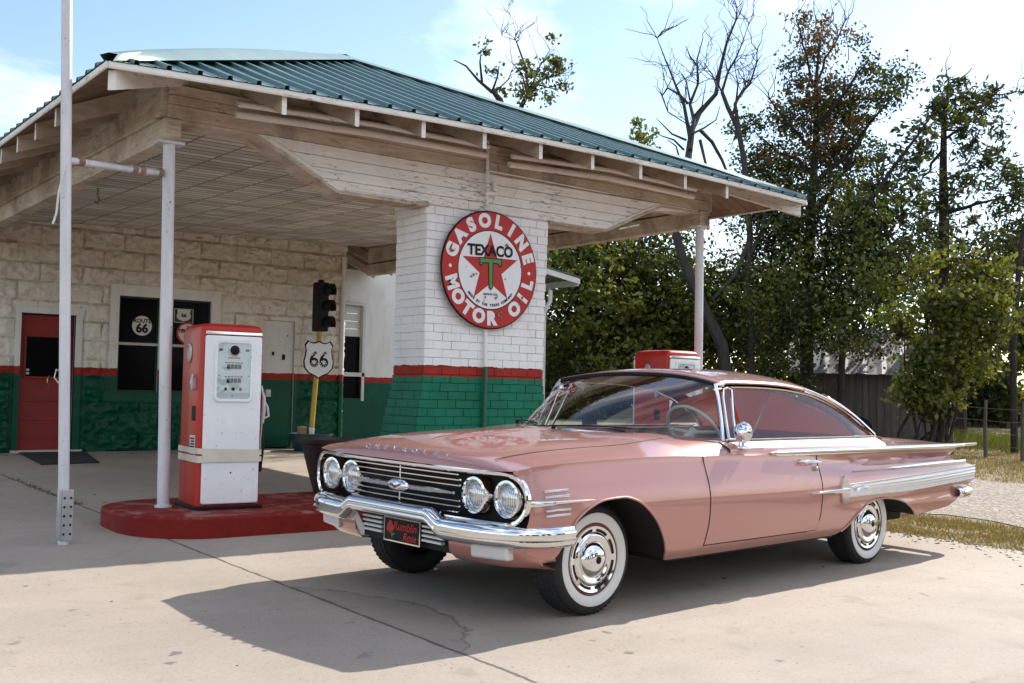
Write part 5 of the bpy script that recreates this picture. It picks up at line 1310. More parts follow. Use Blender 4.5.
# ================================================================== low tub with old traffic light, shield sign
TL = Vector((5.08, 7.30, gz(7.3)))
tub = thing('planter_tub', 'low dark teal round tub by the wall holding the yellow signal post', 'tub', TL)
mb = MB(); mb.lathe([(.26, 0), (.30, .06), (.325, .20), (.33, .25), (.355, .255), (.36, .285), (.335, .29), (.325, .25), (.0001, .24)], (0, 0, 0), 'z', 32); mb.build('shell', M['teal'], tub, smooth=True, angle=40)
tl = thing('traffic_light', 'black three-lamp traffic light with round visors on a yellow post by the wall', 'traffic light', TL + Vector((0, 0, .24)))
mb = MB(); mb.tube([(.0, 0, .0), (.06, -.01, 1.0), (.11, -.02, 2.0)], .042, 12); mb.build('post', M['yellow'], tl, smooth=True)
mb = MB(); mb.box(.0, .20, -.13, .09, 1.74, 2.56); hs = mb.build('housing', M['black'], tl, bevel=.02)
mb = MB(); mb.lathe([(.05, 2.56), (.05, 2.60), (.02, 2.61)], (.10, -.02, 0), 'z', 12); mb.build('cap', M['black'], tl, smooth=True)
for k in range(3):
    zc_ = 1.875 + k * .272
    # visors face right-forward
    ang = R(-50); dx_, dy_ = math.cos(ang), math.sin(ang)
    mb = MB(); c0 = Vector((.17, -.07, zc_)); ax = Vector((dx_, dy_, 0)); e1 = Vector((-dy_, dx_, 0)); e2 = Vector((0, 0, 1))
    P = [[tuple(c0 + ax * d_ + e1 * .122 * math.cos(q) + e2 * .122 * math.sin(q)) for q in np.linspace(R(-25), R(205), 18)] for d_ in (0, .07, .14)]
    mb.grid(P); mb.build('visor', M['black'], tl, smooth=True, solid=.008)
    mb = MB(); P = [[tuple(c0 + ax * (.03 + .02 * (1 - rr)) + e1 * .1 * rr * math.cos(q) + e2 * .1 * rr * math.sin(q)) for q in np.linspace(0, 2 * math.pi, 21)] for rr in (0.01, .5, 1)]
    mb.grid(P); mb.build('lamp_lens', M['dark_void'], tl, smooth=True)
sh = thing('shield_sign', 'white highway shield reading 66 in studded numerals below the traffic light', 'shield sign', TL + Vector((.06, -.09, 1.50)))
SHK = 1.12
half = [(0, .285), (.07, .262), (.13, .262), (.185, .29), (.235, .225), (.215, .15), (.228, .06), (.25, -.02), (.235, -.12), (.16, -.20), (.07, -.235), (0, -.275)]
half = [(a * SHK, b_ * SHK) for a, b_ in half]
shp = half + [(-a, b_) for a, b_ in half[-2:0:-1]]
mb = MB(); mb.prism([(a, 0, b_) for a, b_ in shp], (0, .012, 0)); mb.build('rim_plate', M['black'], sh)
mb = MB(); mb.prism([(a * .92, -.0025, b_ * .925) for a, b_ in shp], (0, .0022, 0)); mb.build('white_field', M['sign_white'], sh)
mb = MB(); gl = glyph('66', .36, .0006, .006); mb.add([(p[0], -.004 - p[2], p[1] - .0) for p in gl[0]], gl[1]); dg_ = mb.build('numerals', M['black'], sh, merge=False)
mb = MB()
for cx_ in (-.085, .085):
    for q in range(8): e = q * math.pi / 4; mb.lathe([(.010, 0), (.006, -.005), (.0001, -.006)], (cx_ + .052 * math.cos(e), -.005, -.052 + .048 * math.sin(e)), 'y', 8)
    for q in range(4): e = R(150 - q * 28); mb.lathe([(.010, 0), (.006, -.005), (.0001, -.006)], (cx_ + .01 + .06 * math.cos(e), -.005, .045 + .06 * math.sin(e)), 'y', 8)
mb.build('reflector_stud', M['sign_white'], sh)
cup = MB(); cup.lathe([(.036, 0), (.05, .14), (.053, .142), (.047, .142), (.034, .006), (.0001, .006)], (0, 0, 0), 'z', 18)
tag(cup.build('paper_cup', M['white'], smooth=True, angle=40), 'small white paper cup standing on the teal tub', 'cup').location = TL + Vector((-.06, -.14, .242))
mb = MB(); mb.box(-.06, .06, -.05, .05, 0, .16); mb.box(-.064, .064, -.054, .054, .13, .165)
tag(mb.build('small_box', M['cardboard'], bevel=.004), 'small brown box standing beside the paper cup on the tub', 'box').location = TL + Vector((-.21, -.09, .242))
# tapered pot on the island
mb = MB(); mb.lathe([(.17, 0), (.24, .25), (.30, .48), (.325, .49), (.33, .525), (.305, .53), (.285, .47), (.0001, .45)], (0, 0, 0), 'z', 32)
tag(mb.build('tapered_pot', M['maroon'], smooth=True, angle=40), 'dark tapered pot standing on the red island by the car nose', 'pot').location = (1.77, .35, .165)
# doormat
mb = MB(); o = [(.52, 5.85), (1.28, 5.95), (1.62, 7.80), (.70, 7.82)]; mb.prism([(x, y, gz(y) + .004) for x, y in o], (0, 0, .014))
tag(mb.build('door_mat', M['black_rough'], off=(1.0, 6.9, .13)), 'dark rubber mat lying in front of the red door', 'door mat').location = (1.0, 6.9, .13)
# signs hung in the windows
def wsign(name, label, cx_, cz_, r_):
    t_ = thing(name, label, 'sign', (cx_, YW + .027, cz_))
    mb = MB(); mb.lathe([(.0001, -.004), (r_, -.004), (r_ * 1.0, .0), (r_, .006), (.0001, .006)], (0, 0, 0), 'y', 40); mb.build('rim_plate', M['black'], t_)
    mb = MB(); mb.lathe([(.0001, -.0062), (r_ * .94, -.0062), (r_ * .94, -.0045)], (0, 0, 0), 'y', 40); mb.build('white_field', M['offwhite'], t_)
    return t_
t_ = wsign('window_sign', 'round white sign reading ROUTE 66 in the left window', 2.46, 2.10, .165)
mb = MB()
for tx_, sz, zz, bo in (('ROUTE', .085, .075, .003), ('66', .19, -.045, .008)):
    gl = glyph(tx_, sz, .0006, bo); mb.add([(p[0], -.0070 - p[2], p[1] + zz) for p in gl[0]], gl[1])
mb.build('lettering', M['black'], t_, merge=False)
t_ = wsign('window_sign', 'round white star sign with red ring in the right window', 3.19, 2.02, .19)
mb = MB(); mb.lathe([(.15, -.0075), (.182, -.0075), (.182, -.0065), (.15, -.0065)], (0, 0, 0), 'y', 40, close=True); mb.prism([(.11 * (1 if k % 2 == 0 else .4) * math.cos(math.pi / 2 + k * math.pi / 5), -.0070, .11 * (1 if k % 2 == 0 else .4) * math.sin(math.pi / 2 + k * math.pi / 5) + .02) for k in range(10)], (0, -.001, 0)); mb.build('star', M['sign_red'], t_)
mb = MB(); gl = glyph('TEXACO', .075, .0004, .003); mb.add([(p[0], -.0092 - p[2], p[1] + .03) for p in gl[0]], gl[1]); mb.build('lettering', M['black'], t_, merge=False)
t_ = thing('window_sign', 'rectangular grey plate with a shield outline above the star sign in the right window', 'sign', (3.12, YW + .024, 2.28))
mb = MB(); mb.box(-.16, .16, -.002, .004, -.10, .13); mb.build('plate', M['dgreen'], t_, bevel=.004)
mb = MB()
for q in ((-.155, .155, .118, .126), (-.155, .155, -.098, -.09), (-.155, -.147, -.09, .118), (.147, .155, -.09, .118)): mb.box(q[0], q[1], -.0045, -.0022, q[2], q[3])
mb.prism([(a * .42, -.004, b_ * .32 + .02) for a, b_ in shp], (0, .0015, 0)); mb.build('shield_outline', M['offwhite'], t_)
mb = MB(); gl = glyph('66', .085, .0004, .003); mb.add([(p[0], -.0055 - p[2], p[1] + .02) for p in gl[0]], gl[1]); mb.build('lettering', M['black'], t_, merge=False)
# ================================================================== trees and far things
def limb_path(p0, p1, n=6, wob=.12, sag=0):
    p0, p1 = Vector(p0), Vector(p1); L_ = (p1 - p0).length; out_ = []
    for k in range(n + 1):
        t_ = k / n; q = p0.lerp(p1, t_)
        if 0 < k < n: q += Vector((random.uniform(-1, 1), random.uniform(-1, 1), random.uniform(-.6, .6))) * wob * L_ / n
        q.z -= sag * math.sin(math.pi * t_); out_.append(q)
    return out_
def leaves(name, mat, parent, off, blobs, size=.10, clump=.42, elong=1.7, droop=0.0, bias=None):
    """blobs: (centre, radii xyz, leaves). leaf-sized faces gathered into small sprays"""
    cs = []
    for c_, rad, n_ in blobs:
        rad = tuple(q * 1.08 for q in rad)
        k = max(1, n_ // 26)
        k = int(k * 1.3) + 1
        d = rng.normal(size=(k, 3)); d /= np.linalg.norm(d, axis=1)[:, None]; rr = rng.random(k) ** (1 / 2.2)
        cc_ = np.array(c_) + d * rr[:, None] * np.array(rad)
        m_ = rng.integers(10, 42, k); rep = np.repeat(np.arange(k), m_)
        sp_ = clump * (.5 + rng.random(k))
        p = cc_[rep] + rng.normal(size=(len(rep), 3)) * (sp_[rep, None] * np.array([.42, .42, .30]))
        cs.append(p)
    p = np.concatenate(cs); n_ = len(p)
    a = rng.normal(size=(n_, 3)); a[:, 2] -= droop; 
    if bias is not None: a += np.array(bias)
    a /= np.linalg.norm(a, axis=1)[:, None]
    b_ = rng.normal(size=(n_, 3)); b_ -= (b_ * a).sum(1)[:, None] * a; b_ /= np.linalg.norm(b_, axis=1)[:, None]
    s_ = size * (.55 + .8 * rng.random(n_)); l_ = (s_ * elong / 2)[:, None] * a; w_ = (s_ / 2)[:, None] * b_
    V_ = np.stack([p - l_, p + w_, p + l_, p - w_], 1).reshape(-1, 3) - np.array(off)
    me = bpy.data.meshes.new(name); me.vertices.add(n_ * 4); me.vertices.foreach_set('co', V_.ravel().astype(np.float32))
    me.loops.add(n_ * 4); me.loops.foreach_set('vertex_index', np.arange(n_ * 4, dtype=np.int32))
    me.polygons.add(n_); me.polygons.foreach_set('loop_start', np.arange(0, n_ * 4, 4, dtype=np.int32)); me.polygons.foreach_set('loop_total', np.full(n_, 4, dtype=np.int32))
    me.update(); me.validate(); me.materials.append(mat)
    o = bpy.data.objects.new(name, me); col.objects.link(o)
    if parent: o.parent = parent
    return o
def W(px, py, D, dd=0.0):
    return world_at(px, py, D + dd)
def tree(name, label, cat, base, group=None):
    b_ = Vector((base[0], base[1], gz(base[1]))); return thing(name, label, cat, b_, 0, group), b_
def trunk(parent, off, limbs, name='trunk', mat=None):
    mb = MB()
    for pts, r0, r1 in limbs:
        n_ = len(pts); mb.tube(pts, [r0 + (r1 - r0) * k / (n_ - 1) for k in range(n_)], 7)
    return mb.build(name, mat or M['bark'], parent, smooth=True, off=off, merge=False)
def base_at(px, D):
    d = world_at(px, 400, D); return Vector((d.x, d.y, gz(d.y)))
def twigs(pts_list, n, length, up=.5, r_=.012, fine=0):
    out_ = []
    for _ in range(n):
        pts = random.choice(pts_list); k = random.randrange(len(pts) // 3, len(pts)); p = Vector(pts[k])
        d = Vector((random.uniform(-1, 1), random.uniform(-1, 1), random.uniform(-.2, 1) + up)).normalized()
        out_.append((limb_path(p, p + d * length * random.uniform(.5, 1.2), 4, .35), r_, .004))
    for _ in range(fine):
        q = random.choice(out_)[0]; p = Vector(q[random.randrange(1, len(q))]); d = ((Vector(q[-1]) - Vector(q[0])).normalized() + Vector((random.uniform(-1, 1), random.uniform(-1, 1), random.uniform(-.4, .9)))).normalized()
        out_.append((limb_path(p, p + d * length * random.uniform(.3, .7), 3, .35), r_ * .55, .003))
    return out_

# --- big leafy tree, rusty towards the top
D = 27.0
t_, o = tree('leafy_tree', 'tall leafy tree with rust-tinged leaves near its top, behind the canopy corner', 'tree', base_at(808, D))
top = W(818, 30, D)
main = [o, W(806, 330, D), W(810, 230, D), W(816, 140, D), W(816, 80, D), W(822, 22, D)]
limbs = [(main, .19, .010)]
br_ = []
for p0, p1, r_ in (((810, 250), (748, 190), .11), ((812, 215), (862, 140), .10), ((815, 150), (770, 100), .06), ((816, 130), (868, 62), .06), ((808, 290), (740, 262), .10), ((810, 270), (890, 235), .12), ((814, 190), (895, 95), .08), ((816, 90), (796, 20), .035), ((818, 80), (846, 18), .035), ((806, 330), (755, 330), .10), ((806, 330), (870, 310), .10), ((815, 175), (757, 135), .07)):
    q = limb_path(W(*p0, D), W(*p1, D, random.uniform(-1.6, 1.6)), 6, .25); br_.append(q); limbs.append((q, r_, .015))
limbs += twigs(br_, 70, 1.0); 
for _ in range(26):
    p = W(random.uniform(785, 850), random.uniform(20, 60), D, random.uniform(-.6, .6)); limbs.append((limb_path(p, p + Vector((random.uniform(-.5, .5), random.uniform(-.4, .4), random.uniform(.4, 1.1))), 4, .3), .012, .003))
trunk(t_, o, limbs)
def blob(px, py, D, rx, rz, n, dd=None, ry=None): return (tuple(W(px, py, D, random.uniform(-1.2, 1.2) if dd is None else dd)), (rx, ry or rx, rz), n)
B = []
for px, py, rx, rz, n in ((806, 330, 1.9, 1.3, 3000), (770, 300, 1.4, 1.1, 2300), (850, 300, 1.5, 1.2, 2600), (822, 262, 1.7, 1.1, 3000), (775, 240, 1.0, .9, 1500), (868, 245, 1.0, .9, 1500), (820, 215, 1.5, .9, 2400), (860, 195, 1.0, .7, 1300), (772, 190, .9, .6, 1100), (760, 158, .6, .4, 520), (748, 128, .5, .35, 380), (800, 168, 1.0, .7, 1300), (850, 150, .9, .6, 1100), (885, 98, .5, .35, 460), (897, 80, .4, .25, 300), (870, 70, .45, .3, 320), (800, 120, .7, .5, 700), (842, 118, .8, .5, 800), (760, 218, .9, .6, 900), (890, 275, .9, .8, 1100), (745, 275, .8, .7, 900), (725, 300, .8, .7, 800), (800, 72, .55, .35, 330), (838, 96, .5, .4, 380), (860, 40, .3, .2, 90)):
    B.append(blob(px, py, D, rx, rz, n))
B = [(c_, r_, int(n_ * 1.3)) for c_, r_, n_ in B]
leaves('crown', M['leaf_dark'], t_, o, B, .060, .40)
B = []
for px, py, rx, rz, n in ((822, 95, .75, .6, 650), (826, 130, .8, .6, 500), (815, 60, .6, .4, 330), (832, 30, .5, .3, 220), (840, 160, .7, .7, 380), (806, 44, .5, .3, 170), (860, 340, .9, .5, 260), (812, 20, .4, .2, 90), (800, 110, .8, .6, 420), (850, 110, .6, .5, 260), (815, 200, 1.0, .7, 420), (830, 250, 1.0, .7, 300), (790, 150, .7, .5, 240)): B.append(blob(px, py, D, rx, rz, n))
leaves('crown', M['leaf_rust'], t_, o, B, .062, .36)['label'] = 'rusty leaves of the upper crown'
B = [blob(px, py, D, rx, rz, n, dd=-1.7) for px, py, rx, rz, n in ((838, 320, 1.2, .8, 700), (790, 270, 1.0, .8, 500), (872, 270, .8, .8, 560), (770, 205, .9, .6, 260), (862, 210, .8, .5, 300), (750, 300, .8, .8, 360), (885, 300, .7, .6, 380))]
leaves('crown', M['leaf_yel'], t_, o, B, .068, .4)

# --- slender wind-blown tree at the right
D = 30.0
t_, o = tree('slender_tree', 'slender thin-leaved tree with wind-blown top at the right of the picture', 'tree', base_at(938, D))
main = [o, W(941, 300, D), W(944, 230, D), W(943, 170, D), W(944, 118, D), W(950, 84, D)]
limbs = [(main, .21, .03)]; br_ = []
for p0, p1, r_ in (((944, 215), (1010, 195), .07), ((943, 150), (915, 190), .05), ((943, 180), (985, 165), .05), ((944, 140), (1000, 98), .04), ((943, 205), (905, 230), .05), ((950, 100), (1016, 92), .03), ((945, 130), (985, 130), .03), ((944, 230), (975, 250), .04), ((948, 92), (972, 68), .025), ((947, 95), (946, 62), .025)):
    q = limb_path(W(*p0, D), W(*p1, D, random.uniform(-1, 1)), 6, .25); br_.append(q); limbs.append((q, r_, .012))
limbs += twigs(br_, 40, .8, .2, .010)
trunk(t_, o, limbs)
B = [blob(px, py, D, rx, rz, n) for px, py, rx, rz, n in ((958, 108, .8, .45, 950), (980, 100, .55, .32, 520), (945, 118, .6, .45, 600), (985, 130, .7, .25, 420), (925, 150, .6, .5, 480), (968, 150, .7, .3, 380), (990, 158, .6, .25, 300), (915, 190, .8, .6, 700), (960, 185, .8, .5, 560), (985, 175, .7, .3, 340), (1008, 92, .5, .14, 140), (1000, 150, .4, .15, 120), (925, 225, .9, .7, 900), (975, 215, .7, .45, 480), (1010, 190, .8, .6, 700), (1018, 170, .4, .5, 260), (905, 170, .5, .35, 260), (1015, 225, .8, .8, 900), (1000, 262, .9, .7, 900), (950, 260, 1.0, .7, 1000), (955, 84, .5, .3, 240))]
B = [(c_, r_, int(n_ * .5)) for c_, r_, n_ in B]
leaves('crown', M['leaf_dark'], t_, o, B, .062, .36, elong=3.0, bias=(.5, -.4, .15))
B = [blob(px, py, D, rx, rz, n, dd=-1.2) for px, py, rx, rz, n in ((955, 120, .6, .35, 150), (920, 215, .9, .6, 260), (950, 250, 1.0, .6, 300))]
leaves('crown', M['leaf_mid'], t_, o, B, .066, .34, elong=2.6, bias=(.5, -.4, .15))
# leaning bare limb tree
D = 26.0
t_, o = tree('leaning_tree', 'bare leaning trunk rising to the right between the leafy tree and the slender tree', 'tree', base_at(838, D))
main = [o, W(845, 300, D), W(868, 205, D), W(895, 165, D), W(918, 135, D), W(934, 112, D)]
limbs = [(main, .085, .015)] + twigs([main], 14, .7, .3, .010)
limbs += [(limb_path(W(880, 205, D), W(935, 245, D), 5, .2), .03, .012), (limb_path(W(875, 215, D), W(955, 320, D, -1), 6, .2), .035, .012), (limb_path(W(862, 232, D), W(898, 300, D, -1), 5, .2), .03, .01)]
trunk(t_, o, limbs)
leaves('crown', M['leaf_dark'], t_, o, [blob(px, py, D, .5, .35, 110) for px, py in ((880, 180), (905, 155), (920, 130), (895, 215), (862, 230))], .10, .34)

# --- dead bare tree
D = 25.0
t_, o = tree('dead_tree', 'bare dead tree with curling branches above the canopy roof', 'tree', base_at(736, D))
limbs = []
fork = (690, 140)
segs = [([None, (722, 345), (700, 300), (684, 262), (675, 232), (679, 190), (688, 160)], .15, .075), ([(688, 160), (692, 130), (700, 112), (716, 94), (720, 70), (727, 42), (736, 20), (737, 8)], .085, .012), ([(690, 150), (694, 120), (690, 104), (698, 84), (697, 60), (703, 38)], .06, .010), ([(690, 138), (684, 105), (676, 86), (668, 66), (657, 38)], .05, .008), ([(688, 104), (681, 96), (668, 88), (662, 96), (668, 112), (690, 126)], .03, .012), ([(692, 134), (704, 128), (716, 120), (720, 106)], .03, .008), ([(700, 130), (712, 142), (722, 160), (728, 175)], .05, .03), ([(686, 140), (672, 134), (662, 124), (656, 118)], .03, .006), ([(684, 150), (674, 140), (662, 136), (651, 130)], .03, .006), ([(680, 160), (676, 146), (668, 140)], .025, .01), ([(696, 64), (690, 56), (686, 46)], .02, .006), ([(718, 90), (712, 74), (703, 62)], .025, .006), ([(690, 100), (686, 80), (679, 70)], .025, .006), ([(694, 116), (702, 106), (706, 82)], .025, .006), ([(700, 140), (706, 165)], .04, .03), ([(727, 42), (740, 36)], .012, .005), ([(730, 40), (722, 20)], .012, .004)]
for pts, r0, r1 in segs:
    dd0 = 0 if pts[0] is None else random.uniform(-.8, .8); limbs.append(([o if q is None else W(q[0], q[1], D, dd0 * min(1, k / 2)) for k, q in enumerate(pts)], r0, r1))
limbs += twigs([l[0] for l in limbs[1:5]], 46, .8, .3, .011, 110)
trunk(t_, o, limbs, mat=M['grey_bark'])
D = 25.6
t_, o = tree('dead_tree', 'bare dead tree with a single forked stem next to the leafy tree', 'tree', base_at(748, D))
segs = [([None, (752, 330), (746, 285), (750, 235), (744, 160), (738, 128), (728, 108), (722, 92)], .10, .045), ([(738, 124), (735, 104), (742, 92), (750, 84), (757, 62), (757, 50)], .05, .010), ([(733, 114), (737, 100), (746, 88)], .035, .02), ([(724, 96), (716, 80), (704, 70)], .03, .006), ([(722, 92), (728, 72), (736, 58), (742, 44), (748, 26)], .035, .007), ([(736, 104), (738, 84), (734, 64)], .03, .006), ([(750, 84), (742, 78), (738, 70)], .02, .005), ([(757, 62), (762, 54)], .015, .005), ([(740, 62), (752, 76)], .012, .004), ([(738, 128), (730, 150)], .02, .006), ([(748, 245), (735, 275), (712, 300)], .06, .03), ([(748, 260), (762, 230), (768, 190)], .06, .02)]
limbs = []
for pts, r0, r1 in segs:
    dd0 = 0 if pts[0] is None else random.uniform(-.8, .8); limbs.append(([o if q is None else W(q[0], q[1], D, dd0 * min(1, k / 2)) for k, q in enumerate(pts)], r0, r1))
limbs += twigs([l[0] for l in limbs[1:6]], 40, .8, .3, .011, 90)
trunk(t_, o, limbs, mat=M['grey_bark'])

# --- dense mass of trees behind the canopy
D = 26.5
for n_, (px, label, kind, bl) in enumerate((
    (590, 'dense round green tree seen under the canopy just right of the column', 'leaf_dark', ((575, 300, 1.2, 1.0, 2200), (600, 330, 1.3, .9, 2400), (560, 340, 1.0, .9, 1500), (590, 268, 1.1, .8, 1700), (620, 290, 1.0, .9, 1700), (560, 370, 1.1, .7, 1300), (610, 365, 1.3, .6, 1500), (556, 262, .9, .8, 1200), (600, 238, 1.0, .5, 1000), (570, 228, .8, .5, 700))),
    (655, 'dense green tree seen under the canopy behind the far pump', 'leaf_dark', ((650, 320, 1.2, 1.0, 2000), (672, 290, 1.1, .9, 1500), (640, 268, 1.0, .8, 1300), (690, 330, 1.0, .9, 1400), (660, 360, 1.3, .7, 1600), (700, 270, .8, .8, 700), (665, 245, .9, .6, 800), (716, 330, .9, .9, 900), (730, 355, .9, .6, 900))))):
    t_, o = tree('dense_tree', label, 'tree', base_at(px, D + n_))
    limbs = [([o, W(px + 2, 340, D + n_), W(px - 3, 270, D + n_)], .2, .05)]
    for q in bl: limbs.append((limb_path(W(px, 340, D + n_), W(q[0], q[1], D + n_), 5, .2), .07, .015))
    trunk(t_, o, limbs); leaves('crown', M[kind], t_, o, [blob(a, b_, D + n_, c_, d_, int(e * .95)) for a, b_, c_, d_, e in bl], .076, .42)
    leaves('crown', M['leaf_yel'], t_, o, [blob(a, b_, D + n_, c_, d_, int(e * .22), dd=-.9) for a, b_, c_, d_, e in bl], .085, .36)  # yellow-green leaves added as highlights, the light put into their colour

# --- bush by the shed and yellow-green tree at the right
D = 22.0
t_, o = tree('bush', 'tall yellow-green bush growing against the right end of the shed', 'bush', base_at(925, D))
limbs = []; bl = ((922, 395, .6, .55, 1000), (918, 360, .5, .6, 800), (935, 350, .9, .6, 1500), (925, 410, .8, .35, 900), (950, 325, .8, .5, 1100), (905, 325, .6, .4, 700), (965, 360, .6, .45, 700), (985, 335, .6, .45, 700), (935, 300, .8, .4, 900), (975, 300, .7, .45, 700), (1000, 320, .5, .4, 450), (945, 390, .5, .4, 450), (930, 268, .4, .35, 260), (962, 262, .35, .3, 200), (1003, 278, .4, .4, 260), (990, 370, .35, .3, 220))
for q in bl: limbs.append((limb_path(o + Vector((random.uniform(-.4, .4), random.uniform(-.4, .4), 0)), W(q[0], q[1], D), 6, .2), .035, .008))
trunk(t_, o, limbs, 'stem'); leaves('foliage', M['leaf_mid'], t_, o, [blob(a + random.uniform(-9, 9), b_ + random.uniform(-9, 9), D, c_ * random.uniform(.35, .9), d_ * random.uniform(.35, .9), int(e * .5), dd=random.uniform(-.4, .5)) for a, b_, c_, d_, e in bl], .07, .3); leaves('foliage', M['leaf_yel'], t_, o, [blob(a + random.uniform(-12, 12), b_ + random.uniform(-12, 12), D, c_ * random.uniform(.3, .8), d_ * random.uniform(.3, .8), int(e * .36), dd=-.4) for a, b_, c_, d_, e in bl], .07, .28)
D = 33.0
t_, o = tree('leafy_tree', 'small yellow-green tree filling the gap behind the bush at the right', 'tree', base_at(960, D))
bl = ((945, 285, 1.2, .8, 1300), (985, 270, 1.1, .7, 1100), (910, 270, 1.1, .8, 1000), (1010, 290, 1.0, .8, 1000), (965, 310, 1.3, .7, 1200), (1020, 250, .8, .6, 600))
limbs = [([o, W(960, 330, D), W(962, 270, D)], .2, .05)] + [(limb_path(W(960, 340, D), W(q[0], q[1], D), 5, .2), .06, .012) for q in bl]
trunk(t_, o, limbs); leaves('crown', M['leaf_mid'], t_, o, [blob(a, b_, D, c_, d_, e) for a, b_, c_, d_, e in bl], .09, .42)
# --- trees above the roof line behind the station
D = 27.0
t_, o = tree('bare_topped_tree', 'half-bare tree with a few green leaves rising behind the station roof', 'tree', base_at(512, D))
limbs = []
for pts, r0, r1 in (([(512, 330), (512, 200), (508, 130), (500, 100), (492, 90)], .2, .05), ([(492, 92), (478, 80), (466, 66), (454, 60)], .05, .012), ([(482, 82), (480, 62), (481, 54)], .035, .012), ([(492, 92), (497, 78), (499, 66)], .035, .012), ([(510, 140), (522, 105), (532, 86), (545, 78), (560, 74)], .08, .012), ([(528, 90), (526, 68), (518, 46), (515, 38)], .04, .012), ([(532, 86), (540, 66), (550, 50)], .03, .008), ([(515, 40), (502, 36)], .012, .004), ([(526, 90), (522, 74), (512, 62)], .025, .006), ([(495, 92), (508, 80), (514, 66)], .025, .006), ([(536, 84), (550, 88), (566, 90)], .025, .006)):
    dd0 = 0 if pts[0] is None else random.uniform(-.8, .8); limbs.append(([o if q is None else W(q[0], q[1], D, dd0 * min(1, k / 2)) for k, q in enumerate(pts)], r0, r1))
limbs += twigs([l[0] for l in limbs[4:]], 26, .6, .4, .010, 60)
trunk(t_, o, limbs)
leaves('crown', M['leaf_mid'], t_, o, [blob(px, py, D, rx * 1.1, rz * 1.1, int(n * .62)) for px, py, rx, rz, n in ((540, 70, .5, .35, 260), (552, 66, .4, .3, 200), (530, 88, .5, .3, 230), (512, 96, .4, .25, 160), (520, 74, .4, .35, 130), (497, 52, .3, .25, 60), (492, 70, .3, .3, 60), (556, 34, .2, .25, 36), (548, 96, .4, .2, 110), (562, 84, .3, .2, 70), (508, 84, .3, .2, 80))], .075, .26)
t_, o = tree('sapling', 'small leafy tree top just showing above the roof left of the dead trees', 'tree', base_at(640, 31))
trunk(t_, o, [([o, W(640, 200, 31), W(640, 128, 31)], .1, .015)] + [(limb_path(W(640, 160, 31), W(640 + a, 128 + b_, 31), 4, .2), .02, .005) for a, b_ in ((-10, 2), (8, 0), (2, -10), (12, 8))])
leaves('crown', M['leaf_yel'], t_, o, [blob(636, 134, 31, .35, .3, 110), blob(645, 130, 31, .35, .3, 90), blob(640, 150, 31, .5, .4, 160)], .09, .22)
# --- far background hedge trees
for k, (px, D, h_) in enumerate(((545, 44, 330), (590, 46, 318), (640, 47, 322), (700, 45, 300), (760, 46, 296), (830, 46, 310), (900, 47, 330), (960, 48, 350), (1010, 50, 345), (1060, 46, 320))):
    t_, o = tree('hedge_tree', 'low bushy tree in the far row, ' + ['leftmost beside the column', 'second from the column', 'behind the far pump', 'left of the right canopy post', 'just right of the right canopy post', 'behind the shed', 'behind the bush', 'left of the far fence end', 'at the right edge of the picture', 'beyond the right edge'][k], 'tree', base_at(px, D), 'far row of low trees')
    limbs = [([o, W(px, (h_ + 420) / 2, D)], .2, .06)]; trunk(t_, o, limbs)
    bl = [blob(px + random.uniform(-30, 30), random.uniform(h_, 425), D, 1.3, .9, 800) for _ in range(7)]
    leaves('crown', M[('leaf_mid', 'leaf_dark', 'leaf_yel')[k % 3]], t_, o, bl, .17, .6)
# --- unseen trees added behind the viewer, a dark band reflected in paint and chrome
for k, x_ in enumerate((-34, -22, -11, -2, 9, 19, 31, 44)):
    r_ = dup(t_, (x_, -46 - (k % 3) * 3, gz(-46)), k * 1.3, 'unseen leafy tree added behind the viewer as a dark band for reflections', 'unseen trees added for reflections'); r_.scale = (2.2, 2.2, 2.0 + .35 * (k % 3))
# --- shed
D = 27.5
sa = base_at(797, D); sb_ = base_at(930, D)
shed = thing('old_shed', 'old grey plank shed with a rusty tin roof under the trees', 'shed', (sa + sb_) / 2)
ux = (sb_ - sa).normalized(); uy = Vector((-ux.y, ux.x, 0)); Ls = (sb_ - sa).length; oo = shed.location
mb = MB(); hw = 1.72
n_ = int(Ls / .17)
for k in range(n_):
    a = sa + ux * (Ls * k / n_ + .004) + uy * random.uniform(-.012, .012); b_ = sa + ux * (Ls * (k + 1) / n_ - .004); h1 = hw + random.uniform(-.03, .02); b_ = Vector((b_.x, b_.y, a.z)) ; a = Vector((a.x, a.y, sa.z)); b_.z = sa.z
    mb.hexa([a + Vector((0, 0, -.1)), b_ + Vector((0, 0, -.1)), b_ + uy * .03 + Vector((0, 0, -.1)), a + uy * .03 + Vector((0, 0, -.1))], [a + Vector((0, 0, h1)), b_ + Vector((0, 0, h1)), b_ + uy * .03 + Vector((0, 0, h1)), a + uy * .03 + Vector((0, 0, h1))])
mb.build('plank_wall', M['barn'], shed, off=oo)
mb = MB()
for e in (sa - ux * -.05, sb_ - ux * .05):
    mb.hexa([e + uy * .04, e + ux * .04 + uy * .04, e + ux * .04 + uy * 4, e + uy * 4], [e + uy * .04 + Vector((0, 0, hw)), e + ux * .04 + uy * .04 + Vector((0, 0, hw)), e + ux * .04 + uy * 4 + Vector((0, 0, hw)), e + uy * 4 + Vector((0, 0, hw))])
e = sa + uy * 3.96
mb.hexa([e, e + ux * Ls, e + ux * Ls + uy * .04, e + uy * .04], [e + Vector((0, 0, hw)), e + ux * Ls + Vector((0, 0, hw)), e + ux * Ls + uy * .04 + Vector((0, 0, hw)), e + uy * .04 + Vector((0, 0, hw))])
mb.build('plank_wall', M['barn'], shed, off=oo)
mb = MB(); P1, P2 = [], []
n_ = int((Ls + .5) / .11)
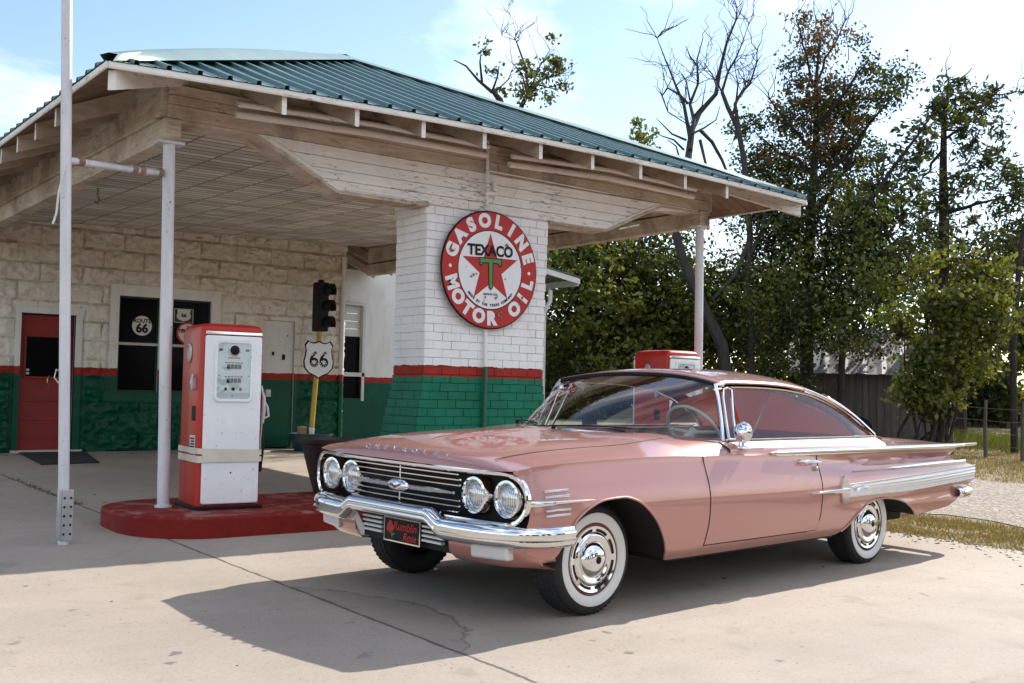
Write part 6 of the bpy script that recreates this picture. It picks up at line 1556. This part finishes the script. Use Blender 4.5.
for k in range(n_ + 1):
    a = sa + ux * (-.25 + (Ls + .5) * k / n_); rib = .02 if k % 4 == 0 else 0
    P1.append([a - uy * .3 + Vector((0, 0, hw - .08 + rib)), a + uy * 2.0 + Vector((0, 0, hw + 1.15 + rib))]); P2.append([a + uy * 2.0 + Vector((0, 0, hw + 1.15 + rib)), a + uy * 4.3 + Vector((0, 0, hw - .08 + rib))])
mb.grid(P1); mb.grid(P2); mb.build('tin_roof', M['tin'], shed, off=oo, solid=.012)
# old tyre against the shed
tyl = sa + ux * (Ls * .47) - uy * .16; tyl.z = gz(tyl.y)
mb = MB(); mb.lathe([(.19, -.08), (.24, -.1), (.32, -.09), (.335, 0), (.32, .09), (.24, .1), (.19, .08)], (0, 0, .30), 'y', 28); ty = mb.build('scrap_tyre', M['black'], smooth=True); ty.location = tyl; ty.rotation_euler = (R(-12), 0, math.atan2(ux.y, ux.x)); tag(ty, 'old black tyre leaning against the plank wall of the shed', 'tyre')
# --- wire fence with posts at the right
fa, fb = base_at(952, 24.5), base_at(1062, 22.5); fn = thing('wire_fence', 'low wire fence with rough wooden posts beside the bush at the right', 'fence', (fa + fb) / 2); oo = fn.location
for k in range(4):
    p = fa.lerp(fb, k / 3); p.z = gz(p.y); mb = MB(); mb.tube([p + Vector((0, 0, -.1)), p + Vector((random.uniform(-.04, .04), 0, .6)), p + Vector((random.uniform(-.05, .05), 0, 1.15))], [.04, .036, .032], 8); mb.build('post', M['barn'], fn, off=oo, smooth=True)
mb = MB()
for h_ in (.25, .5, .75, 1.0): mb.tube([fa + Vector((0, 0, h_)), (fa + fb) / 2 + Vector((0, 0, h_ - .03)), fb + Vector((0, 0, h_))], .006, 5)
mb.build('wire', M['rust'], fn, off=oo)
t_, o = tree('bare_tree', 'dark bare tree trunk standing at the right edge behind the wire fence', 'tree', base_at(1014, 26))
trunk(t_, o, [([o, W(1013, 350, 26), W(1020, 250, 26), W(1035, 180, 26)], .08, .05), (limb_path(W(1014, 330, 26), W(985, 240, 26), 5, .2), .05, .015)])
# --- grass
def grass(name, n_, fn, hmin, hmax, mat):
    p = fn(n_); n_ = len(p); z = np.array([gz(y) for y in p[:, 1]]) - .03
    h_ = hmin + (hmax - hmin) * rng.random(n_) ** 2; a = rng.random(n_) * 6.283; w_ = .004 + .006 * rng.random(n_)
    lean = rng.normal(size=(n_, 2)) * .45 * h_[:, None]
    b0 = np.stack([p[:, 0] - np.cos(a) * w_, p[:, 1] - np.sin(a) * w_, z], 1); b1 = np.stack([p[:, 0] + np.cos(a) * w_, p[:, 1] + np.sin(a) * w_, z], 1); tp_ = np.stack([p[:, 0] + lean[:, 0], p[:, 1] + lean[:, 1], z + h_], 1)
    V_ = np.stack([b0, b1, tp_], 1).reshape(-1, 3)
    me = bpy.data.meshes.new(name); me.vertices.add(n_ * 3); me.vertices.foreach_set('co', V_.ravel().astype(np.float32)); me.loops.add(n_ * 3); me.loops.foreach_set('vertex_index', np.arange(n_ * 3, dtype=np.int32)); me.polygons.add(n_); me.polygons.foreach_set('loop_start', np.arange(0, n_ * 3, 3, dtype=np.int32)); me.polygons.foreach_set('loop_total', np.full(n_, 3, dtype=np.int32)); me.update(); me.validate(); me.materials.append(mat)
    o_ = bpy.data.objects.new(name, me); col.objects.link(o_); return tag(o_, kind='stuff')
def clumpy(n_, x0, x1, y0, y1, k, s_):
    c_ = np.stack([rng.uniform(x0, x1, k), rng.uniform(y0, y1, k)], 1); p = c_[rng.integers(0, k, n_)] + rng.normal(size=(n_, 2)) * s_
    return p[(p[:, 0] > x0 - .3) & (p[:, 0] < x1 + .3)]
tag(grass('grass', 24000, lambda n: clumpy(n, 5.72, 7.3, -9, -1.0, 330, .14), .015, .05, M['grass']), 'sparse dry grass along the edge of the concrete yard', 'grass')
tag(grass('grass', 110000, lambda n: clumpy(n, 12.7, 26, -5, 12, 1500, .30), .02, .08, M['grass']), 'dry grass field beyond the gravel drive', 'grass')
tag(grass('weeds', 26000, lambda n: clumpy(n, 20.0, 27, -2, 9, 160, .35), .12, .45, M['leaf_mid']), 'tall green weeds along the shed and the fence', 'weeds')

tag(grass('weeds', 1500, lambda n: np.stack([-.19 + rng.normal(size=n) * .018, 1.6 + np.abs(rng.normal(size=n)) * 1.3], 1)[:n], .02, .06, M['leaf_mid']), 'thin line of weeds growing in the concrete joint', 'weeds')

def chips(name, p, size, mat, flat=.35):
    n_ = len(p); base = np.array([(1, 0, 0), (-.5, .87, 0), (-.5, -.87, 0), (0, 0, 1)], float); s_ = size * (.4 + 1.2 * rng.random(n_) ** 2)
    a = rng.random(n_) * 6.283; ca, sa = np.cos(a), np.sin(a); z = np.array([gz(y) for y in p[:, 1]]) + (0 if flat < .5 else -.03)
    V_ = np.empty((n_, 4, 3))
    for i in range(4):
        x_, y_ = base[i, 0] * (.7 + .6 * rng.random(n_)), base[i, 1]
        V_[:, i, 0] = p[:, 0] + (x_ * ca - y_ * sa) * s_; V_[:, i, 1] = p[:, 1] + (x_ * sa + y_ * ca) * s_; V_[:, i, 2] = z + base[i, 2] * s_ * (flat if i == 3 else 1) + .002
    F_ = (np.array([(0, 1, 3), (1, 2, 3), (2, 0, 3)])[None] + 4 * np.arange(n_)[:, None, None]).reshape(-1, 3)
    me = bpy.data.meshes.new(name); me.from_pydata(V_.reshape(-1, 3).tolist(), [], F_.tolist()); me.materials.append(mat)
    o_ = bpy.data.objects.new(name, me); col.objects.link(o_); return tag(o_, kind='stuff')
pp = np.stack([rng.uniform(7.2, 12.8, 4500), rng.uniform(-7, 6, 4500)], 1)
tag(chips('loose_stones', pp, .014, M['gravel'], .7), 'loose pale stones lying on the gravel drive', 'stones')
pp = np.concatenate([np.stack([5.66 - np.abs(rng.normal(size=420)) * .35, rng.uniform(-8, -1, 420)], 1), np.stack([rng.uniform(-4, 5.5, 90), rng.uniform(-8, 6, 90)], 1), np.stack([rng.uniform(.2, 6, 70), 7.7 - np.abs(rng.normal(size=70)) * .25], 1)])
tag(chips('fallen_leaves', pp, .016, M['leaf_rust'], .25), 'small dry leaves and crumbs of dirt scattered on the concrete', 'fallen leaves')
pp = np.stack([5.68 + rng.normal(size=2600) * .10, rng.uniform(-8.5, -1, 2600)], 1)
tag(chips('loose_stones', pp, .012, M['earth'], .4), 'crumbled dirt spilling over the ragged concrete edge', 'dirt')
